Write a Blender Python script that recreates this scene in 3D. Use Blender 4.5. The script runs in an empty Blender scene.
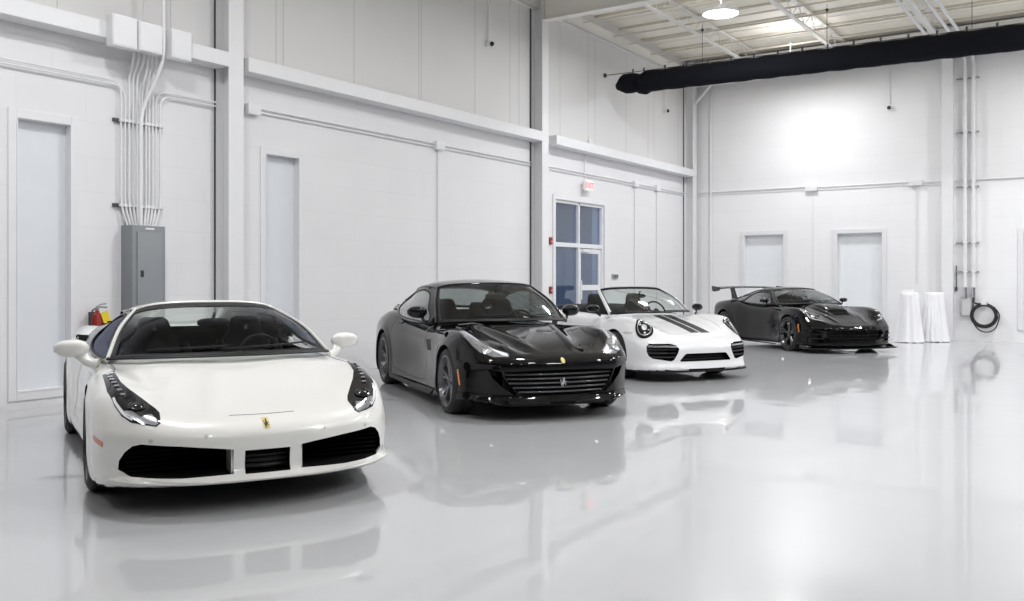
import bpy, bmesh, math, random
import numpy as np
from mathutils import Vector, Matrix
from mathutils.bvhtree import BVHTree

random.seed(7)
SC = bpy.context.scene
COL = SC.collection
PI = math.pi

# ------------------------------------------------------------------ materials
def nmat(name):
    m = bpy.data.materials.new(name); m.use_nodes = True
    m.node_tree.nodes.clear()
    return m, m.node_tree.nodes, m.node_tree.links

def pmat(name, col, rough=.5, metal=0., coat=0., coat_rough=.03, spec=.5, emis=None, estr=0., bump=None, var=None, trans=0.):
    """principled material; bump = (scale, strength); var = (scale, amount) slight procedural colour variation"""
    m, N, L = nmat(name)
    o = N.new('ShaderNodeOutputMaterial'); b = N.new('ShaderNodeBsdfPrincipled')
    L.new(b.outputs[0], o.inputs[0])
    b.inputs['Base Color'].default_value = (*col, 1)
    b.inputs['Roughness'].default_value = rough
    b.inputs['Metallic'].default_value = metal
    b.inputs['Coat Weight'].default_value = coat
    b.inputs['Coat Roughness'].default_value = coat_rough
    b.inputs['Specular IOR Level'].default_value = spec
    b.inputs['Transmission Weight'].default_value = trans
    if emis:
        b.inputs['Emission Color'].default_value = (*emis, 1)
        b.inputs['Emission Strength'].default_value = estr
    tc = N.new('ShaderNodeTexCoord')
    if var is None: var = (6., .03)
    n = N.new('ShaderNodeTexNoise'); n.inputs['Scale'].default_value = var[0]; n.inputs['Detail'].default_value = 3
    L.new(tc.outputs['Object'], n.inputs['Vector'])
    mx = N.new('ShaderNodeMix'); mx.data_type = 'RGBA'
    mx.inputs[6].default_value = (*[c*(1-var[1]) for c in col], 1)
    mx.inputs[7].default_value = (*[min(1, c*(1+var[1])) for c in col], 1)
    L.new(n.outputs['Fac'], mx.inputs[0]); L.new(mx.outputs[2], b.inputs['Base Color'])
    if bump:
        n2 = N.new('ShaderNodeTexNoise'); n2.inputs['Scale'].default_value = bump[0]; n2.inputs['Detail'].default_value = 2
        L.new(tc.outputs['Object'], n2.inputs['Vector'])
        bp = N.new('ShaderNodeBump'); bp.inputs['Strength'].default_value = bump[1]; bp.inputs['Distance'].default_value = .02
        L.new(n2.outputs['Fac'], bp.inputs['Height']); L.new(bp.outputs[0], b.inputs['Normal'])
    return m

def glassmat(name, tint, gloss_rough=.0, refl=(1, 1, 1), f0=.04, body=None, body_fac=0.):
    """thin sheet of glass: tinted see-through + Schlick-like mirror reflection (same for every ray)"""
    m, N, L = nmat(name)
    o = N.new('ShaderNodeOutputMaterial')
    t = N.new('ShaderNodeBsdfTransparent'); t.inputs[0].default_value = (*tint, 1)
    g = N.new('ShaderNodeBsdfGlossy'); g.inputs['Color'].default_value = (*refl, 1); g.inputs['Roughness'].default_value = gloss_rough
    fr = N.new('ShaderNodeLayerWeight'); fr.inputs['Blend'].default_value = .5
    p = N.new('ShaderNodeMath'); p.operation = 'POWER'; p.inputs[1].default_value = 5.
    L.new(fr.outputs['Facing'], p.inputs[0])
    q = N.new('ShaderNodeMath'); q.operation = 'MULTIPLY_ADD'; q.inputs[1].default_value = 1-f0*2; q.inputs[2].default_value = f0*2
    L.new(p.outputs[0], q.inputs[0])
    mx = N.new('ShaderNodeMixShader'); L.new(q.outputs[0], mx.inputs[0])
    src = t.outputs[0]
    if body:
        d = N.new('ShaderNodeBsdfDiffuse'); d.inputs[0].default_value = (*body, 1)
        m2 = N.new('ShaderNodeMixShader'); m2.inputs[0].default_value = body_fac
        L.new(t.outputs[0], m2.inputs[1]); L.new(d.outputs[0], m2.inputs[2]); src = m2.outputs[0]
    L.new(src, mx.inputs[1]); L.new(g.outputs[0], mx.inputs[2]); L.new(mx.outputs[0], o.inputs[0])
    return m

# ------------------------------------------------------------------ objects
def tag(o, label=None, cat=None, group=None, kind=None):
    if label: o['label'] = label
    if cat: o['category'] = cat
    if group: o['group'] = group
    if kind: o['kind'] = kind
    return o

def empty(name, loc=(0, 0, 0), rz=0., label=None, cat=None, group=None):
    o = bpy.data.objects.new(name, None); COL.objects.link(o)
    o.location = loc; o.rotation_euler = (0, 0, rz); o.empty_display_size = .1
    return tag(o, label, cat, group)

def mkobj(name, me, mats, parent=None, smooth=35):
    for m in (mats if isinstance(mats, (list, tuple)) else [mats]):
        me.materials.append(m)
    if smooth is not None and len(me.polygons):
        me.polygons.foreach_set('use_smooth', [True]*len(me.polygons))
        me.set_sharp_from_angle(angle=math.radians(smooth))
    o = bpy.data.objects.new(name, me); COL.objects.link(o)
    if parent is not None: o.parent = parent
    return o

def copy_tree(o, parent=None):
    c = o.copy(); COL.objects.link(c)
    if parent is not None: c.parent = parent
    for ch in [x for x in bpy.data.objects if x.parent == o and x is not c]:
        copy_tree(ch, c)
    return c

class MB:
    """mesh builder"""
    def __init__(s): s.v = []; s.f = []; s.m = []
    def add(s, vs, fs, mi=0):
        b = len(s.v); s.v += [tuple(v) for v in vs]
        for f in fs: s.f.append([b+i for i in f]); s.m.append(mi)
        return s
    def box(s, c, d, mi=0, R=None, bev=0.):
        hx, hy, hz = d[0]/2, d[1]/2, d[2]/2
        if bev > 0:
            bm = bmesh.new(); bmesh.ops.create_cube(bm, size=1)
            for v in bm.verts: v.co = Vector((v.co.x*d[0], v.co.y*d[1], v.co.z*d[2]))
            bmesh.ops.bevel(bm, geom=list(bm.edges), offset=min(bev, min(d)*.49), segments=2, affect='EDGES', profile=.7)
            vs = [v.co.copy() for v in bm.verts]; bm.verts.index_update()
            fs = [[v.index for v in f.verts] for f in bm.faces]; bm.free()
        else:
            vs = [Vector((x*hx, y*hy, z*hz)) for x in (-1, 1) for y in (-1, 1) for z in (-1, 1)]
            fs = [(0, 1, 3, 2), (4, 6, 7, 5), (0, 4, 5, 1), (2, 3, 7, 6), (0, 2, 6, 4), (1, 5, 7, 3)]
        if R is not None: vs = [R @ v for v in vs]
        return s.add([v+Vector(c) for v in vs], fs, mi)
    def b2(s, lo, hi, mi=0, bev=0.):
        return s.box([(a+b)/2 for a, b in zip(lo, hi)], [abs(b-a) for a, b in zip(lo, hi)], mi, None, bev)
    def cyl(s, p0, p1, r, n=20, mi=0, r2=None, cap=True):
        p0 = Vector(p0); p1 = Vector(p1); r2 = r if r2 is None else r2
        z = (p1-p0).normalized(); x = z.orthogonal().normalized(); y = z.cross(x)
        vs = []
        for p, q in ((p0, r), (p1, r2)):
            for i in range(n):
                a = 2*PI*i/n; vs.append(p+x*math.cos(a)*q+y*math.sin(a)*q)
        fs = [(i, (i+1) % n, n+(i+1) % n, n+i) for i in range(n)]
        if cap: fs += [list(range(n))[::-1], list(range(n, 2*n))]
        return s.add(vs, fs, mi)
    def tube(s, path, r, n=10, mi=0, cap=True, up=None, sy=1.):
        """sweep; r number or list; sy flattens along second axis"""
        P = [Vector(p) for p in path]; K = len(P)
        rs = r if isinstance(r, (list, tuple)) else [r]*K
        t0 = (P[1]-P[0]).normalized()
        x = Vector(up).cross(t0).normalized() if up is not None else t0.orthogonal().normalized()
        vs = []
        for k in range(K):
            t = (P[min(k+1, K-1)]-P[max(k-1, 0)]).normalized()
            x = Vector(up).cross(t).normalized() if up is not None else (x-t*x.dot(t)).normalized()
            y = t.cross(x)
            for i in range(n):
                a = 2*PI*i/n; vs.append(P[k]+x*math.cos(a)*rs[k]+y*math.sin(a)*rs[k]*sy)
        fs = [(k*n+i, k*n+(i+1) % n, (k+1)*n+(i+1) % n, (k+1)*n+i) for k in range(K-1) for i in range(n)]
        if cap: fs += [list(range(n))[::-1], [(K-1)*n+i for i in range(n)]]
        return s.add(vs, fs, mi)
    def lathe(s, prof, c=(0, 0, 0), axis='z', n=32, mi=0):
        """prof: (radius, height) pairs"""
        vs = []; K = len(prof)
        for i in range(n):
            a = 2*PI*i/n
            for r, h in prof:
                p = (r*math.cos(a), r*math.sin(a), h)
                if axis == 'y': p = (p[0], p[2], p[1])
                if axis == 'x': p = (p[2], p[0], p[1])
                vs.append(Vector(p)+Vector(c))
        fs = []
        for i in range(n):
            j = (i+1) % n
            for k in range(K-1):
                fs.append((i*K+k, j*K+k, j*K+k+1, i*K+k+1))
        return s.add(vs, fs, mi)
    def prism(s, poly, a, b, plane='yz', mi=0, mis=None):
        """poly 2D extruded from a to b along the missing axis"""
        def P(u, v, w):
            return {'yz': (w, u, v), 'xz': (u, w, v), 'xy': (u, v, w)}[plane]
        n = len(poly); vs = [P(u, v, a) for u, v in poly]+[P(u, v, b) for u, v in poly]
        fs = [(i, (i+1) % n, n+(i+1) % n, n+i) for i in range(n)]+[list(range(n))[::-1], list(range(n, 2*n))]
        return s.add(vs, fs, mi)
    def loft(s, rings, mi=0, cap=True, closed=True):
        n = len(rings[0]); vs = [p for r in rings for p in r]; K = len(rings)
        m = n if closed else n-1
        fs = [(k*n+i, k*n+(i+1) % n, (k+1)*n+(i+1) % n, (k+1)*n+i) for k in range(K-1) for i in range(m)]
        if cap: fs += [list(range(n))[::-1], [(K-1)*n+i for i in range(n)]]
        return s.add(vs, fs, mi)
    def grid(s, G, mi=0):
        K = len(G); n = len(G[0]); vs = [p for r in G for p in r]
        fs = [(k*n+i, k*n+i+1, (k+1)*n+i+1, (k+1)*n+i) for k in range(K-1) for i in range(n-1)]
        return s.add(vs, fs, mi)
    def mesh(s, name, recalc=True, weld=0.):
        me = bpy.data.meshes.new(name)
        me.from_pydata([tuple(v) for v in s.v], [], s.f)
        me.polygons.foreach_set('material_index', s.m)
        if recalc or weld:
            bm = bmesh.new(); bm.from_mesh(me)
            if weld: bmesh.ops.remove_doubles(bm, verts=bm.verts, dist=weld)
            if recalc: bmesh.ops.recalc_face_normals(bm, faces=bm.faces)
            bm.to_mesh(me); bm.free()
        me.update()
        return me
    def build(s, name, mats, parent=None, smooth=35, recalc=True, weld=0.):
        return mkobj(name, s.mesh(name, recalc, weld), mats, parent, smooth)

def sup(cx, cy, rx, ry, n=24, e=2.6):
    """superellipse outline"""
    o = []
    for i in range(n):
        a = 2*PI*i/n; c, s = math.cos(a), math.sin(a)
        o.append((cx+rx*math.copysign(abs(c)**(2/e), c), cy+ry*math.copysign(abs(s)**(2/e), s)))
    return o

def spl(pts, n=24, closed=False):
    """centripetal-ish Catmull-Rom through pts, n samples evenly by length"""
    P = [Vector(p) if len(p) == 3 else Vector((p[0], p[1], 0)) for p in pts]; d2 = len(pts[0]) == 2
    K = len(P); out = []
    seg = K if closed else K-1
    for k in range(seg):
        if closed: p0, p1, p2, p3 = P[(k-1) % K], P[k], P[(k+1) % K], P[(k+2) % K]
        else:
            p1, p2 = P[k], P[k+1]
            p0 = P[k-1] if k > 0 else p1*2-p2
            p3 = P[k+2] if k+2 < K else p2*2-p1
        t1 = (p2-p0)*.5; t2 = (p3-p1)*.5; L = (p2-p1).length
        for t_, q in ((t1, p1), (t2, p2)):
            if t_.length > L*1.2: t_ *= L*1.2/t_.length
        for i in range(16):
            t = i/16; t_2 = t*t; t3 = t_2*t
            out.append(p1*(2*t3-3*t_2+1)+t1*(t3-2*t_2+t)+p2*(-2*t3+3*t_2)+t2*(t3-t_2))
    out.append(P[0].copy() if closed else P[-1].copy())
    L = [0]
    for a, b in zip(out, out[1:]): L.append(L[-1]+(b-a).length)
    res = []; m = n if closed else n-1; j = 0
    for i in range(n):
        s_ = L[-1]*i/m
        while j < len(L)-2 and L[j+1] < s_: j += 1
        w = (s_-L[j])/max(1e-9, L[j+1]-L[j])
        q = out[j].lerp(out[j+1], min(1, max(0, w)))
        res.append((q.x, q.y) if d2 else q)
    return res

def mir(pts):
    """mirror 3D points to y -> -y"""
    return [Vector((p[0], -p[1], p[2])) for p in pts]

def coons(c0, c1, d0, d1, bulge=0., bdir=(0, 0, 1)):
    """c0,c1 along u (same count), d0,d1 along v; c0[0]=d0[0], c0[-1]=d1[0], c1[0]=d0[-1], c1[-1]=d1[-1]"""
    nu, nv = len(c0), len(d0); G = []; B = Vector(bdir)
    for j in range(nv):
        v = j/(nv-1); row = []
        for i in range(nu):
            u = i/(nu-1)
            p = (c0[i]*(1-v)+c1[i]*v+d0[j]*(1-u)+d1[j]*u
                 - (c0[0]*(1-u)*(1-v)+c0[-1]*u*(1-v)+c1[0]*(1-u)*v+c1[-1]*u*v))
            row.append(p+B*(bulge*4*v*(1-v)*4*u*(1-u)))
        G.append(row)
    return G

def solid(o, th, off=-1.):
    m = o.modifiers.new('thick', 'SOLIDIFY'); m.thickness = th; m.offset = off
    return o

def bake(o):
    dg = bpy.context.evaluated_depsgraph_get(); dg.update()
    me = bpy.data.meshes.new_from_object(o.evaluated_get(dg), preserve_all_data_layers=True, depsgraph=dg)
    o.modifiers.clear(); old = o.data; o.data = me; me.name = old.name; bpy.data.meshes.remove(old)
    return o

def cut(o, cutter_mb, weld=0.):
    """boolean difference; faces of the cut take the cutter's material slots"""
    me = cutter_mb.mesh('cut'); c = bpy.data.objects.new('cut', me); COL.objects.link(c)
    for m in o.data.materials: me.materials.append(m)
    c.parent = o.parent
    md = o.modifiers.new('b', 'BOOLEAN'); md.operation = 'DIFFERENCE'; md.object = c; md.solver = 'EXACT'
    bpy.context.view_layer.update()
    bake(o)
    bpy.data.objects.remove(c); bpy.data.meshes.remove(me)
    return o

# ------------------------------------------------------------------ splines on tables
def pchip(x, y, q):
    x = np.asarray(x, float); y = np.asarray(y, float); q = np.clip(q, x[0], x[-1])
    one = y.ndim == 1
    if one: y = y[:, None]
    h = np.diff(x)[:, None]; d = np.diff(y, axis=0)/h
    n = len(x); m = np.zeros_like(y)
    if n > 2:
        a, b = d[:-1], d[1:]; w1 = 2*h[1:]+h[:-1]; w2 = h[1:]+2*h[:-1]
        with np.errstate(divide='ignore', invalid='ignore'):
            hm = (w1+w2)/(w1/a+w2/b)
        m[1:-1] = np.where(a*b > 0, hm, 0)
    # blend with plain finite differences for a softer surface
    fd = np.zeros_like(y); fd[0] = d[0]; fd[-1] = d[-1]
    if n > 2: fd[1:-1] = (d[:-1]*h[1:]+d[1:]*h[:-1])/(h[:-1]+h[1:])
    m = .35*m+.65*fd; m[0] = d[0]; m[-1] = d[-1]
    i = np.clip(np.searchsorted(x, q)-1, 0, n-2); hh = h[i]; t = ((q-x[i])/hh[:, 0])[:, None]
    r = (y[i]*(2*t**3-3*t**2+1)+m[i]*hh*(t**3-2*t**2+t)+y[i+1]*(-2*t**3+3*t**2)+m[i+1]*hh*(t**3-t**2))
    return r[:, 0] if one else r

class T1:
    def __init__(s, pts, n=600):
        pts = sorted(pts); x = [p[0] for p in pts]; s.a, s.b = x[0], x[-1]; s.n = n
        s.g = np.linspace(s.a, s.b, n); s.v = pchip(x, [p[1] for p in pts], s.g)
    def __call__(s, q): return np.interp(q, s.g, s.v)

class T2:
    """rows {x: [z at each u]}"""
    def __init__(s, us, rows, nx=500, nu=120):
        xs = sorted(rows); Z = np.array([rows[x] for x in xs], float)
        s.xa, s.xb, s.nx = xs[0], xs[-1], nx; s.ua, s.ub, s.nu = us[0], us[-1], nu
        gx = np.linspace(s.xa, s.xb, nx); gu = np.linspace(us[0], us[-1], nu)
        A = pchip(xs, Z, gx)               # nx x len(us)
        s.Z = pchip(us, A.T, gu).T         # nx x nu
    def __call__(s, x, u):
        fx = np.clip((x-s.xa)/(s.xb-s.xa), 0, 1)*(s.nx-1); fu = np.clip((u-s.ua)/(s.ub-s.ua), 0, 1)*(s.nu-1)
        i = np.minimum(fx.astype(int), s.nx-2); j = np.minimum(fu.astype(int), s.nu-2)
        a, b = fx-i, fu-j; Z = s.Z
        return Z[i, j]*(1-a)*(1-b)+Z[i+1, j]*a*(1-b)+Z[i, j+1]*(1-a)*b+Z[i+1, j+1]*a*b

def smax(a, b, k):
    return np.maximum(a, b)+np.maximum(k-np.abs(a-b), 0)**2/(4*k)

def hull(fn, box_core, box_out, N=(180, 64, 26)):
    """closed quad mesh of {fn<0} by bisection along rays from a core box to an outer box"""
    nx, ny, nz = N; idx = {}; pts = []
    def V(i, j, k):
        key = (i, j, k)
        if key not in idx: idx[key] = len(pts); pts.append(key)
        return idx[key]
    F = []
    for i in range(nx):
        for j in range(ny):
            F.append((V(i, j, nz), V(i+1, j, nz), V(i+1, j+1, nz), V(i, j+1, nz)))
            F.append((V(i, j, 0), V(i, j+1, 0), V(i+1, j+1, 0), V(i+1, j, 0)))
    for i in range(nx):
        for k in range(nz):
            F.append((V(i, 0, k), V(i+1, 0, k), V(i+1, 0, k+1), V(i, 0, k+1)))
            F.append((V(i, ny, k), V(i, ny, k+1), V(i+1, ny, k+1), V(i+1, ny, k)))
    for j in range(ny):
        for k in range(nz):
            F.append((V(0, j, k), V(0, j, k+1), V(0, j+1, k+1), V(0, j+1, k)))
            F.append((V(nx, j, k), V(nx, j+1, k), V(nx, j+1, k+1), V(nx, j, k+1)))
    U = np.array(pts, float)/np.array([nx, ny, nz])
    c0, c1 = np.array(box_core[0]), np.array(box_core[1]); o0, o1 = np.array(box_out[0]), np.array(box_out[1])
    A = c0+(c1-c0)*U; B = o0+(o1-o0)*U
    lo = np.zeros(len(U)); hi = np.ones(len(U))
    for _ in range(22):
        t = (lo+hi)/2; p = A+(B-A)*t[:, None]
        inside = fn(p[:, 0], p[:, 1], p[:, 2]) < 0
        lo = np.where(inside, t, lo); hi = np.where(inside, hi, t)
    p = A+(B-A)*((lo+hi)/2)[:, None]
    return p, F

# ------------------------------------------------------------------ panels that lie on a curved body
class Surf:
    def __init__(s, verts, faces):
        s.b = BVHTree.FromPolygons([Vector(v) for v in verts], [tuple(f) for f in faces])
    def hit(s, o, d, far=20.):
        r = s.b.ray_cast(Vector(o), Vector(d).normalized(), far)
        return (r[0], r[1]) if r[0] is not None else (None, None)

def fill2d(outer, holes=(), cell=.025):
    """triangulated outline (u,v) with holes, cut by a grid so it can be wrapped on a curved surface"""
    bm = bmesh.new(); es = []
    for loop in [outer]+list(holes):
        vs = [bm.verts.new((p[0], p[1], 0)) for p in loop]
        es += [bm.edges.new((vs[i], vs[(i+1) % len(vs)])) for i in range(len(vs))]
    bmesh.ops.triangle_fill(bm, edges=es, use_beauty=True, use_dissolve=False, normal=(0, 0, 1))
    us = [p[0] for p in outer]; vs_ = [p[1] for p in outer]
    for ax, lo, hi in ((0, min(us), max(us)), (1, min(vs_), max(vs_))):
        k = int(lo/cell)-1
        while k*cell < hi:
            c = k*cell; k += 1
            if c <= lo+1e-5: continue
            co = Vector((c, 0, 0)) if ax == 0 else Vector((0, c, 0)); no = Vector((1, 0, 0)) if ax == 0 else Vector((0, 1, 0))
            bmesh.ops.bisect_plane(bm, geom=list(bm.verts)+list(bm.edges)+list(bm.faces), plane_co=co, plane_no=no, dist=1e-6)
    bmesh.ops.remove_doubles(bm, verts=bm.verts, dist=1e-5)
    bmesh.ops.dissolve_degenerate(bm, edges=bm.edges, dist=1e-6)
    bm.verts.index_update()
    V = [(v.co.x, v.co.y) for v in bm.verts]; F = [[v.index for v in f.verts] for f in bm.faces if f.calc_area() > 1e-10]
    bm.free()
    return V, F

def wrap(surf, outer, holes=(), frm='yz', start=5., off=.003, th=.006, cell=.025, mb=None, mi=0, basis=None):
    """panel shaped by an outline and lying on surf, with thickness.
    frm: 'x+' look from the front (outline y,z); 'z+' from above (x,y); 'y+','y-' from a side (x,z); or basis=(origin,U,V,N)"""
    if basis is None:
        basis = {'x+': ((0, 0, 0), (0, 1, 0), (0, 0, 1), (1, 0, 0)),
                 'x-': ((0, 0, 0), (0, 1, 0), (0, 0, 1), (-1, 0, 0)),
                 'z+': ((0, 0, 0), (1, 0, 0), (0, 1, 0), (0, 0, 1)),
                 'y+': ((0, 0, 0), (1, 0, 0), (0, 0, 1), (0, 1, 0)),
                 'y-': ((0, 0, 0), (1, 0, 0), (0, 0, 1), (0, -1, 0))}[frm]
    O, U, V_, N = [Vector(b) for b in basis]
    V, F = fill2d(outer, holes, cell)
    top = []; bot = []
    last = None
    hits = []
    for u, v in V:
        p = O+U*u+V_*v+N*start
        h, n = surf.hit(p, -N)
        hits.append((h, n))
    good = [i for i, h in enumerate(hits) if h[0] is not None]
    if not good: return mb or MB()
    for i, (h, n) in enumerate(hits):
        if h is None:
            u, v = V[i]; j = min(good, key=lambda g: (V[g][0]-u)**2+(V[g][1]-v)**2); h, n = hits[j]
            base = O+U*u+V_*v; h = base+N*((h-base).dot(N))
        if n.dot(N) < 0: n = -n
        top.append(h+n*off); bot.append(h-n*(th-off))
    mb = mb or MB(); K = len(V)
    fs = []; ec = {}
    for f in F:
        fs.append(list(f)); fs.append([K+i for i in f][::-1])
        for a, b in zip(f, f[1:]+f[:1]): ec[(a, b)] = 1
    for a, b in list(ec):
        if (b, a) not in ec: fs.append([b, a, K+a, K+b])
    mb.add(top+bot, fs, mi)
    return mb

def strip(surf, path, w, frm='z+', off=.0015, th=.004, n=40, mb=None, mi=0, basis=None):
    """thin line lying on the body along a 2D path"""
    P = spl(path, n) if len(path) > 2 else [tuple(path[0][k]+(path[1][k]-path[0][k])*i/(n-1) for k in (0, 1)) for i in range(n)]
    L = []; R = []
    for i in range(n):
        a = P[max(i-1, 0)]; b = P[min(i+1, n-1)]; dx, dy = b[0]-a[0], b[1]-a[1]; l = math.hypot(dx, dy) or 1
        nx, ny = -dy/l*w/2, dx/l*w/2
        L.append((P[i][0]+nx, P[i][1]+ny)); R.append((P[i][0]-nx, P[i][1]-ny))
    return wrap(surf, L+R[::-1], (), frm, off=off, th=th, cell=.05, mb=mb, mi=mi, basis=basis)

def fitbasis(pts):
    """plane basis through 3D outline points; normal pointing away from the car's core"""
    c = sum((Vector(p) for p in pts), Vector())/len(pts)
    N = Vector()
    for i in range(len(pts)):
        N += (Vector(pts[i])-c).cross(Vector(pts[(i+1) % len(pts)])-c)
    N.normalize()
    core = Vector((c.x*.8-.2, 0, .25))
    if N.dot(c-core) < 0: N = -N
    U = Vector((0, 1, 0)); U = (U-N*U.dot(N)).normalized(); V_ = N.cross(U)
    return (c, U, V_, N), [((Vector(p)-c).dot(U), (Vector(p)-c).dot(V_)) for p in pts]

def wrap3(surf, pts, holes=(), off=.003, th=.006, cell=.02, mb=None, mi=0, smooth_n=0, start=.35):
    """outline as 3D points near the surface"""
    b, o = fitbasis(pts)
    if smooth_n: o = spl(o, smooth_n, True)
    c, U, V_, N = b
    hs = [[((Vector(p)-c).dot(U), (Vector(p)-c).dot(V_)) for p in h] for h in holes]
    return wrap(surf, o, hs, start=start, off=off, th=th, cell=cell, mb=mb, mi=mi, basis=b)
# ------------------------------------------------------------------ cars: shared builder
# local axes: x to the nose (0 = front axle), y to the car's left, z up
M = {}
def car_mats():
    M['black_plastic'] = pmat('black_plastic', (.010, .010, .011), .5, spec=.3)
    M['gloss_black'] = pmat('gloss_black', (.006, .006, .007), .15, coat=.7, spec=.1)
    M['void'] = pmat('shadowed_cavity', (.006, .006, .006), .9, spec=.1)
    M['rubber'] = pmat('tyre_rubber', (.014, .014, .015), .62, bump=(60, .15))
    M['leather'] = pmat('dark_leather', (.005, .005, .006), .6, spec=.25)
    M['headliner'] = pmat('dark_alcantara', (.008, .008, .009), .9)
    M['chrome'] = pmat('chrome', (.8, .8, .82), .12, metal=1)
    M['silver'] = pmat('silver_badge', (.75, .76, .78), .22, metal=1)
    M['disc'] = pmat('brake_disc_steel', (.28, .28, .29), .35, metal=1)
    M['rim_grey'] = pmat('dark_grey_rim', (.11, .11, .12), .3, metal=.7, coat=.5)
    M['rim_silver'] = pmat('silver_grey_rim', (.30, .30, .32), .25, metal=.8, coat=.5)
    M['rim_black'] = pmat('black_rim', (.012, .012, .013), .25, coat=.7)
    M['glass'] = glassmat('windscreen_glass', (.70, .76, .74), f0=.022)
    M['side_glass'] = glassmat('side_window_glass', (.58, .62, .62), f0=.10)
    M['smoked_glass'] = glassmat('smoked_windscreen_glass', (.80, .84, .82), f0=.014, refl=(.55, .56, .6))
    M['clear_glass'] = glassmat('clear_rear_glass', (.92, .95, .93), f0=.02)
    M['dark_side_glass'] = glassmat('dark_side_glass', (.60, .63, .70), f0=.015, refl=(.32, .33, .42))
    M['lamp_glass'] = glassmat('headlamp_cover', (.85, .87, .9), f0=.05)
    M['amber'] = pmat('amber_reflector', (.75, .22, .02), .25, coat=1)
    M['red_marker'] = pmat('dull_orange_reflector', (.55, .12, .04), .3, coat=1)
    M['lamp_silver'] = pmat('headlamp_reflector', (.75, .77, .8), .18, metal=1)
    M['led'] = pmat('white_light_bar', (.8, .82, .85), .2, coat=1)
    M['yellow'] = pmat('yellow_enamel', (.80, .60, .04), .3, coat=.6)
    M['pale_gold'] = pmat('pale_gold_enamel', (.72, .60, .25), .3, coat=.6)
    M['black_ink'] = pmat('black_enamel', (.01, .01, .01), .4)
    M['white_ink'] = pmat('white_stitching', (.8, .8, .8), .6)
    M['mirror_glass'] = pmat('mirror_glass', (.7, .72, .75), .03, metal=1)
    M['caliper'] = pmat('brake_caliper', (.03, .03, .03), .35, coat=.5)
    M['carbon'] = pmat('carbon_fibre', (.008, .008, .0085), .35, coat=.6, spec=.1)

HORSE = [(.50,.0),(.46,.10),(.50,.22),(.44,.30),(.40,.42),(.30,.36),(.22,.24),(.12,.22),(.10,.28),(.18,.34),(.26,.46),(.30,.56),(.20,.56),
         (.06,.50),(.02,.56),(.10,.62),(.24,.64),(.32,.70),(.34,.80),(.28,.84),(.30,.92),(.38,.96),(.42,1.0),(.46,.96),(.54,.90),(.58,.78),
         (.60,.66),(.68,.56),(.74,.46),(.80,.54),(.80,.68),(.86,.80),(.94,.84),(.90,.74),(.90,.60),(.88,.46),(.82,.36),(.84,.26),(.76,.16),
         (.74,.06),(.62,.02),(.66,.10),(.68,.18),(.64,.28),(.58,.30),(.56,.18),(.54,.08),(.60,.0)]

def outset(poly, d):
    """grow a counter-clockwise-or-clockwise outline by d"""
    n = len(poly); A = sum(poly[i][0]*poly[(i+1) % n][1]-poly[(i+1) % n][0]*poly[i][1] for i in range(n))
    s = 1 if A > 0 else -1; o = []
    for i in range(n):
        a, b, c = poly[i-1], poly[i], poly[(i+1) % n]
        e1 = Vector((b[0]-a[0], b[1]-a[1])); e2 = Vector((c[0]-b[0], c[1]-b[1]))
        if e1.length < 1e-9 or e2.length < 1e-9: o.append(b); continue
        n1 = Vector((e1.y, -e1.x)).normalized()*s; n2 = Vector((e2.y, -e2.x)).normalized()*s
        k = n1+n2
        if k.length < 1e-6: o.append(b); continue
        k.normalize(); q = d/max(.45, k.dot(n1))
        o.append((b[0]+k.x*q, b[1]+k.y*q))
    return o

def body_fn(c):
    W = T1(c['W']); T = T2(c['v'], c['T']); P = T2(c['pz'], c['P']); Fz = T1(c['Fz']); sw = T1(c['sweep'])
    Rz = T1(c['Rz']); rs = T1(c['rsweep']); zb = T1(c['zb']); k = c.get('k', .06); ex = c.get('extra')
    fl = c.get('flare', .012); kx = c.get('kf', .07)
    def fn(x, y, z):
        ay = np.abs(y); w = W(x)
        side = w*P(x, z)
        for (ax, az, ar) in c['arch']:
            rho = np.hypot(x-ax, z-az)
            side = side+fl*np.exp(-((rho-ar-.01)/.05)**2)
        t = T(x, np.clip(ay/w, 0, 1))
        if ex is not None:
            dt, ds, dfr = ex(x, ay, z); t = t+dt; side = side+ds
        else: dfr = 0
        f = smax(z-t, ay-side, k)
        f = smax(f, x-(Fz(z)-sw(ay)+dfr), kx)
        f = smax(f, (Rz(z)+rs(ay))-x, .09)
        f = smax(f, zb(x)-z, .03)
        return f
    return fn

def make_body(c, root, paint):
    p, F = hull(body_fn(c), c['core'], c['outer'], c.get('N', (190, 66, 28)))
    surf = Surf(p, F)
    me = bpy.data.meshes.new('body'); me.from_pydata([tuple(v) for v in p], [], F); me.update()
    bm = bmesh.new(); bm.from_mesh(me); bmesh.ops.recalc_face_normals(bm, faces=bm.faces)
    low = c.get('under', .16)
    for f in bm.faces:
        if f.normal.z < -.6 and f.calc_center_median().z < low: f.material_index = 1
    bm.to_mesh(me); bm.free()
    o = mkobj('body', me, [paint, M['void']], root, None)
    K = MB()
    for (ax, az, ar) in c['arch']:
        for s in (-1, 1):
            K.cyl((ax, s*c.get('arch_in', .52), az), (ax, s*1.25, az), ar, 56, 1)
    for q in c.get('intakes', []):
        K.prism(q[0], q[1], q[2], 'yz', q[3] if len(q) > 3 else 1)
    for fn_ in c.get('cuts', []): fn_(K)
    cp = c['cockpit']
    K.prism(spl(cp+[(x, -y) for x, y in cp[::-1]], 48, True), .30, 1.6, 'xy', 1)
    cut(o, K)
    me = o.data
    me.polygons.foreach_set('use_smooth', [True]*len(me.polygons)); me.set_sharp_from_angle(angle=math.radians(32))
    return o, surf

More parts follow.
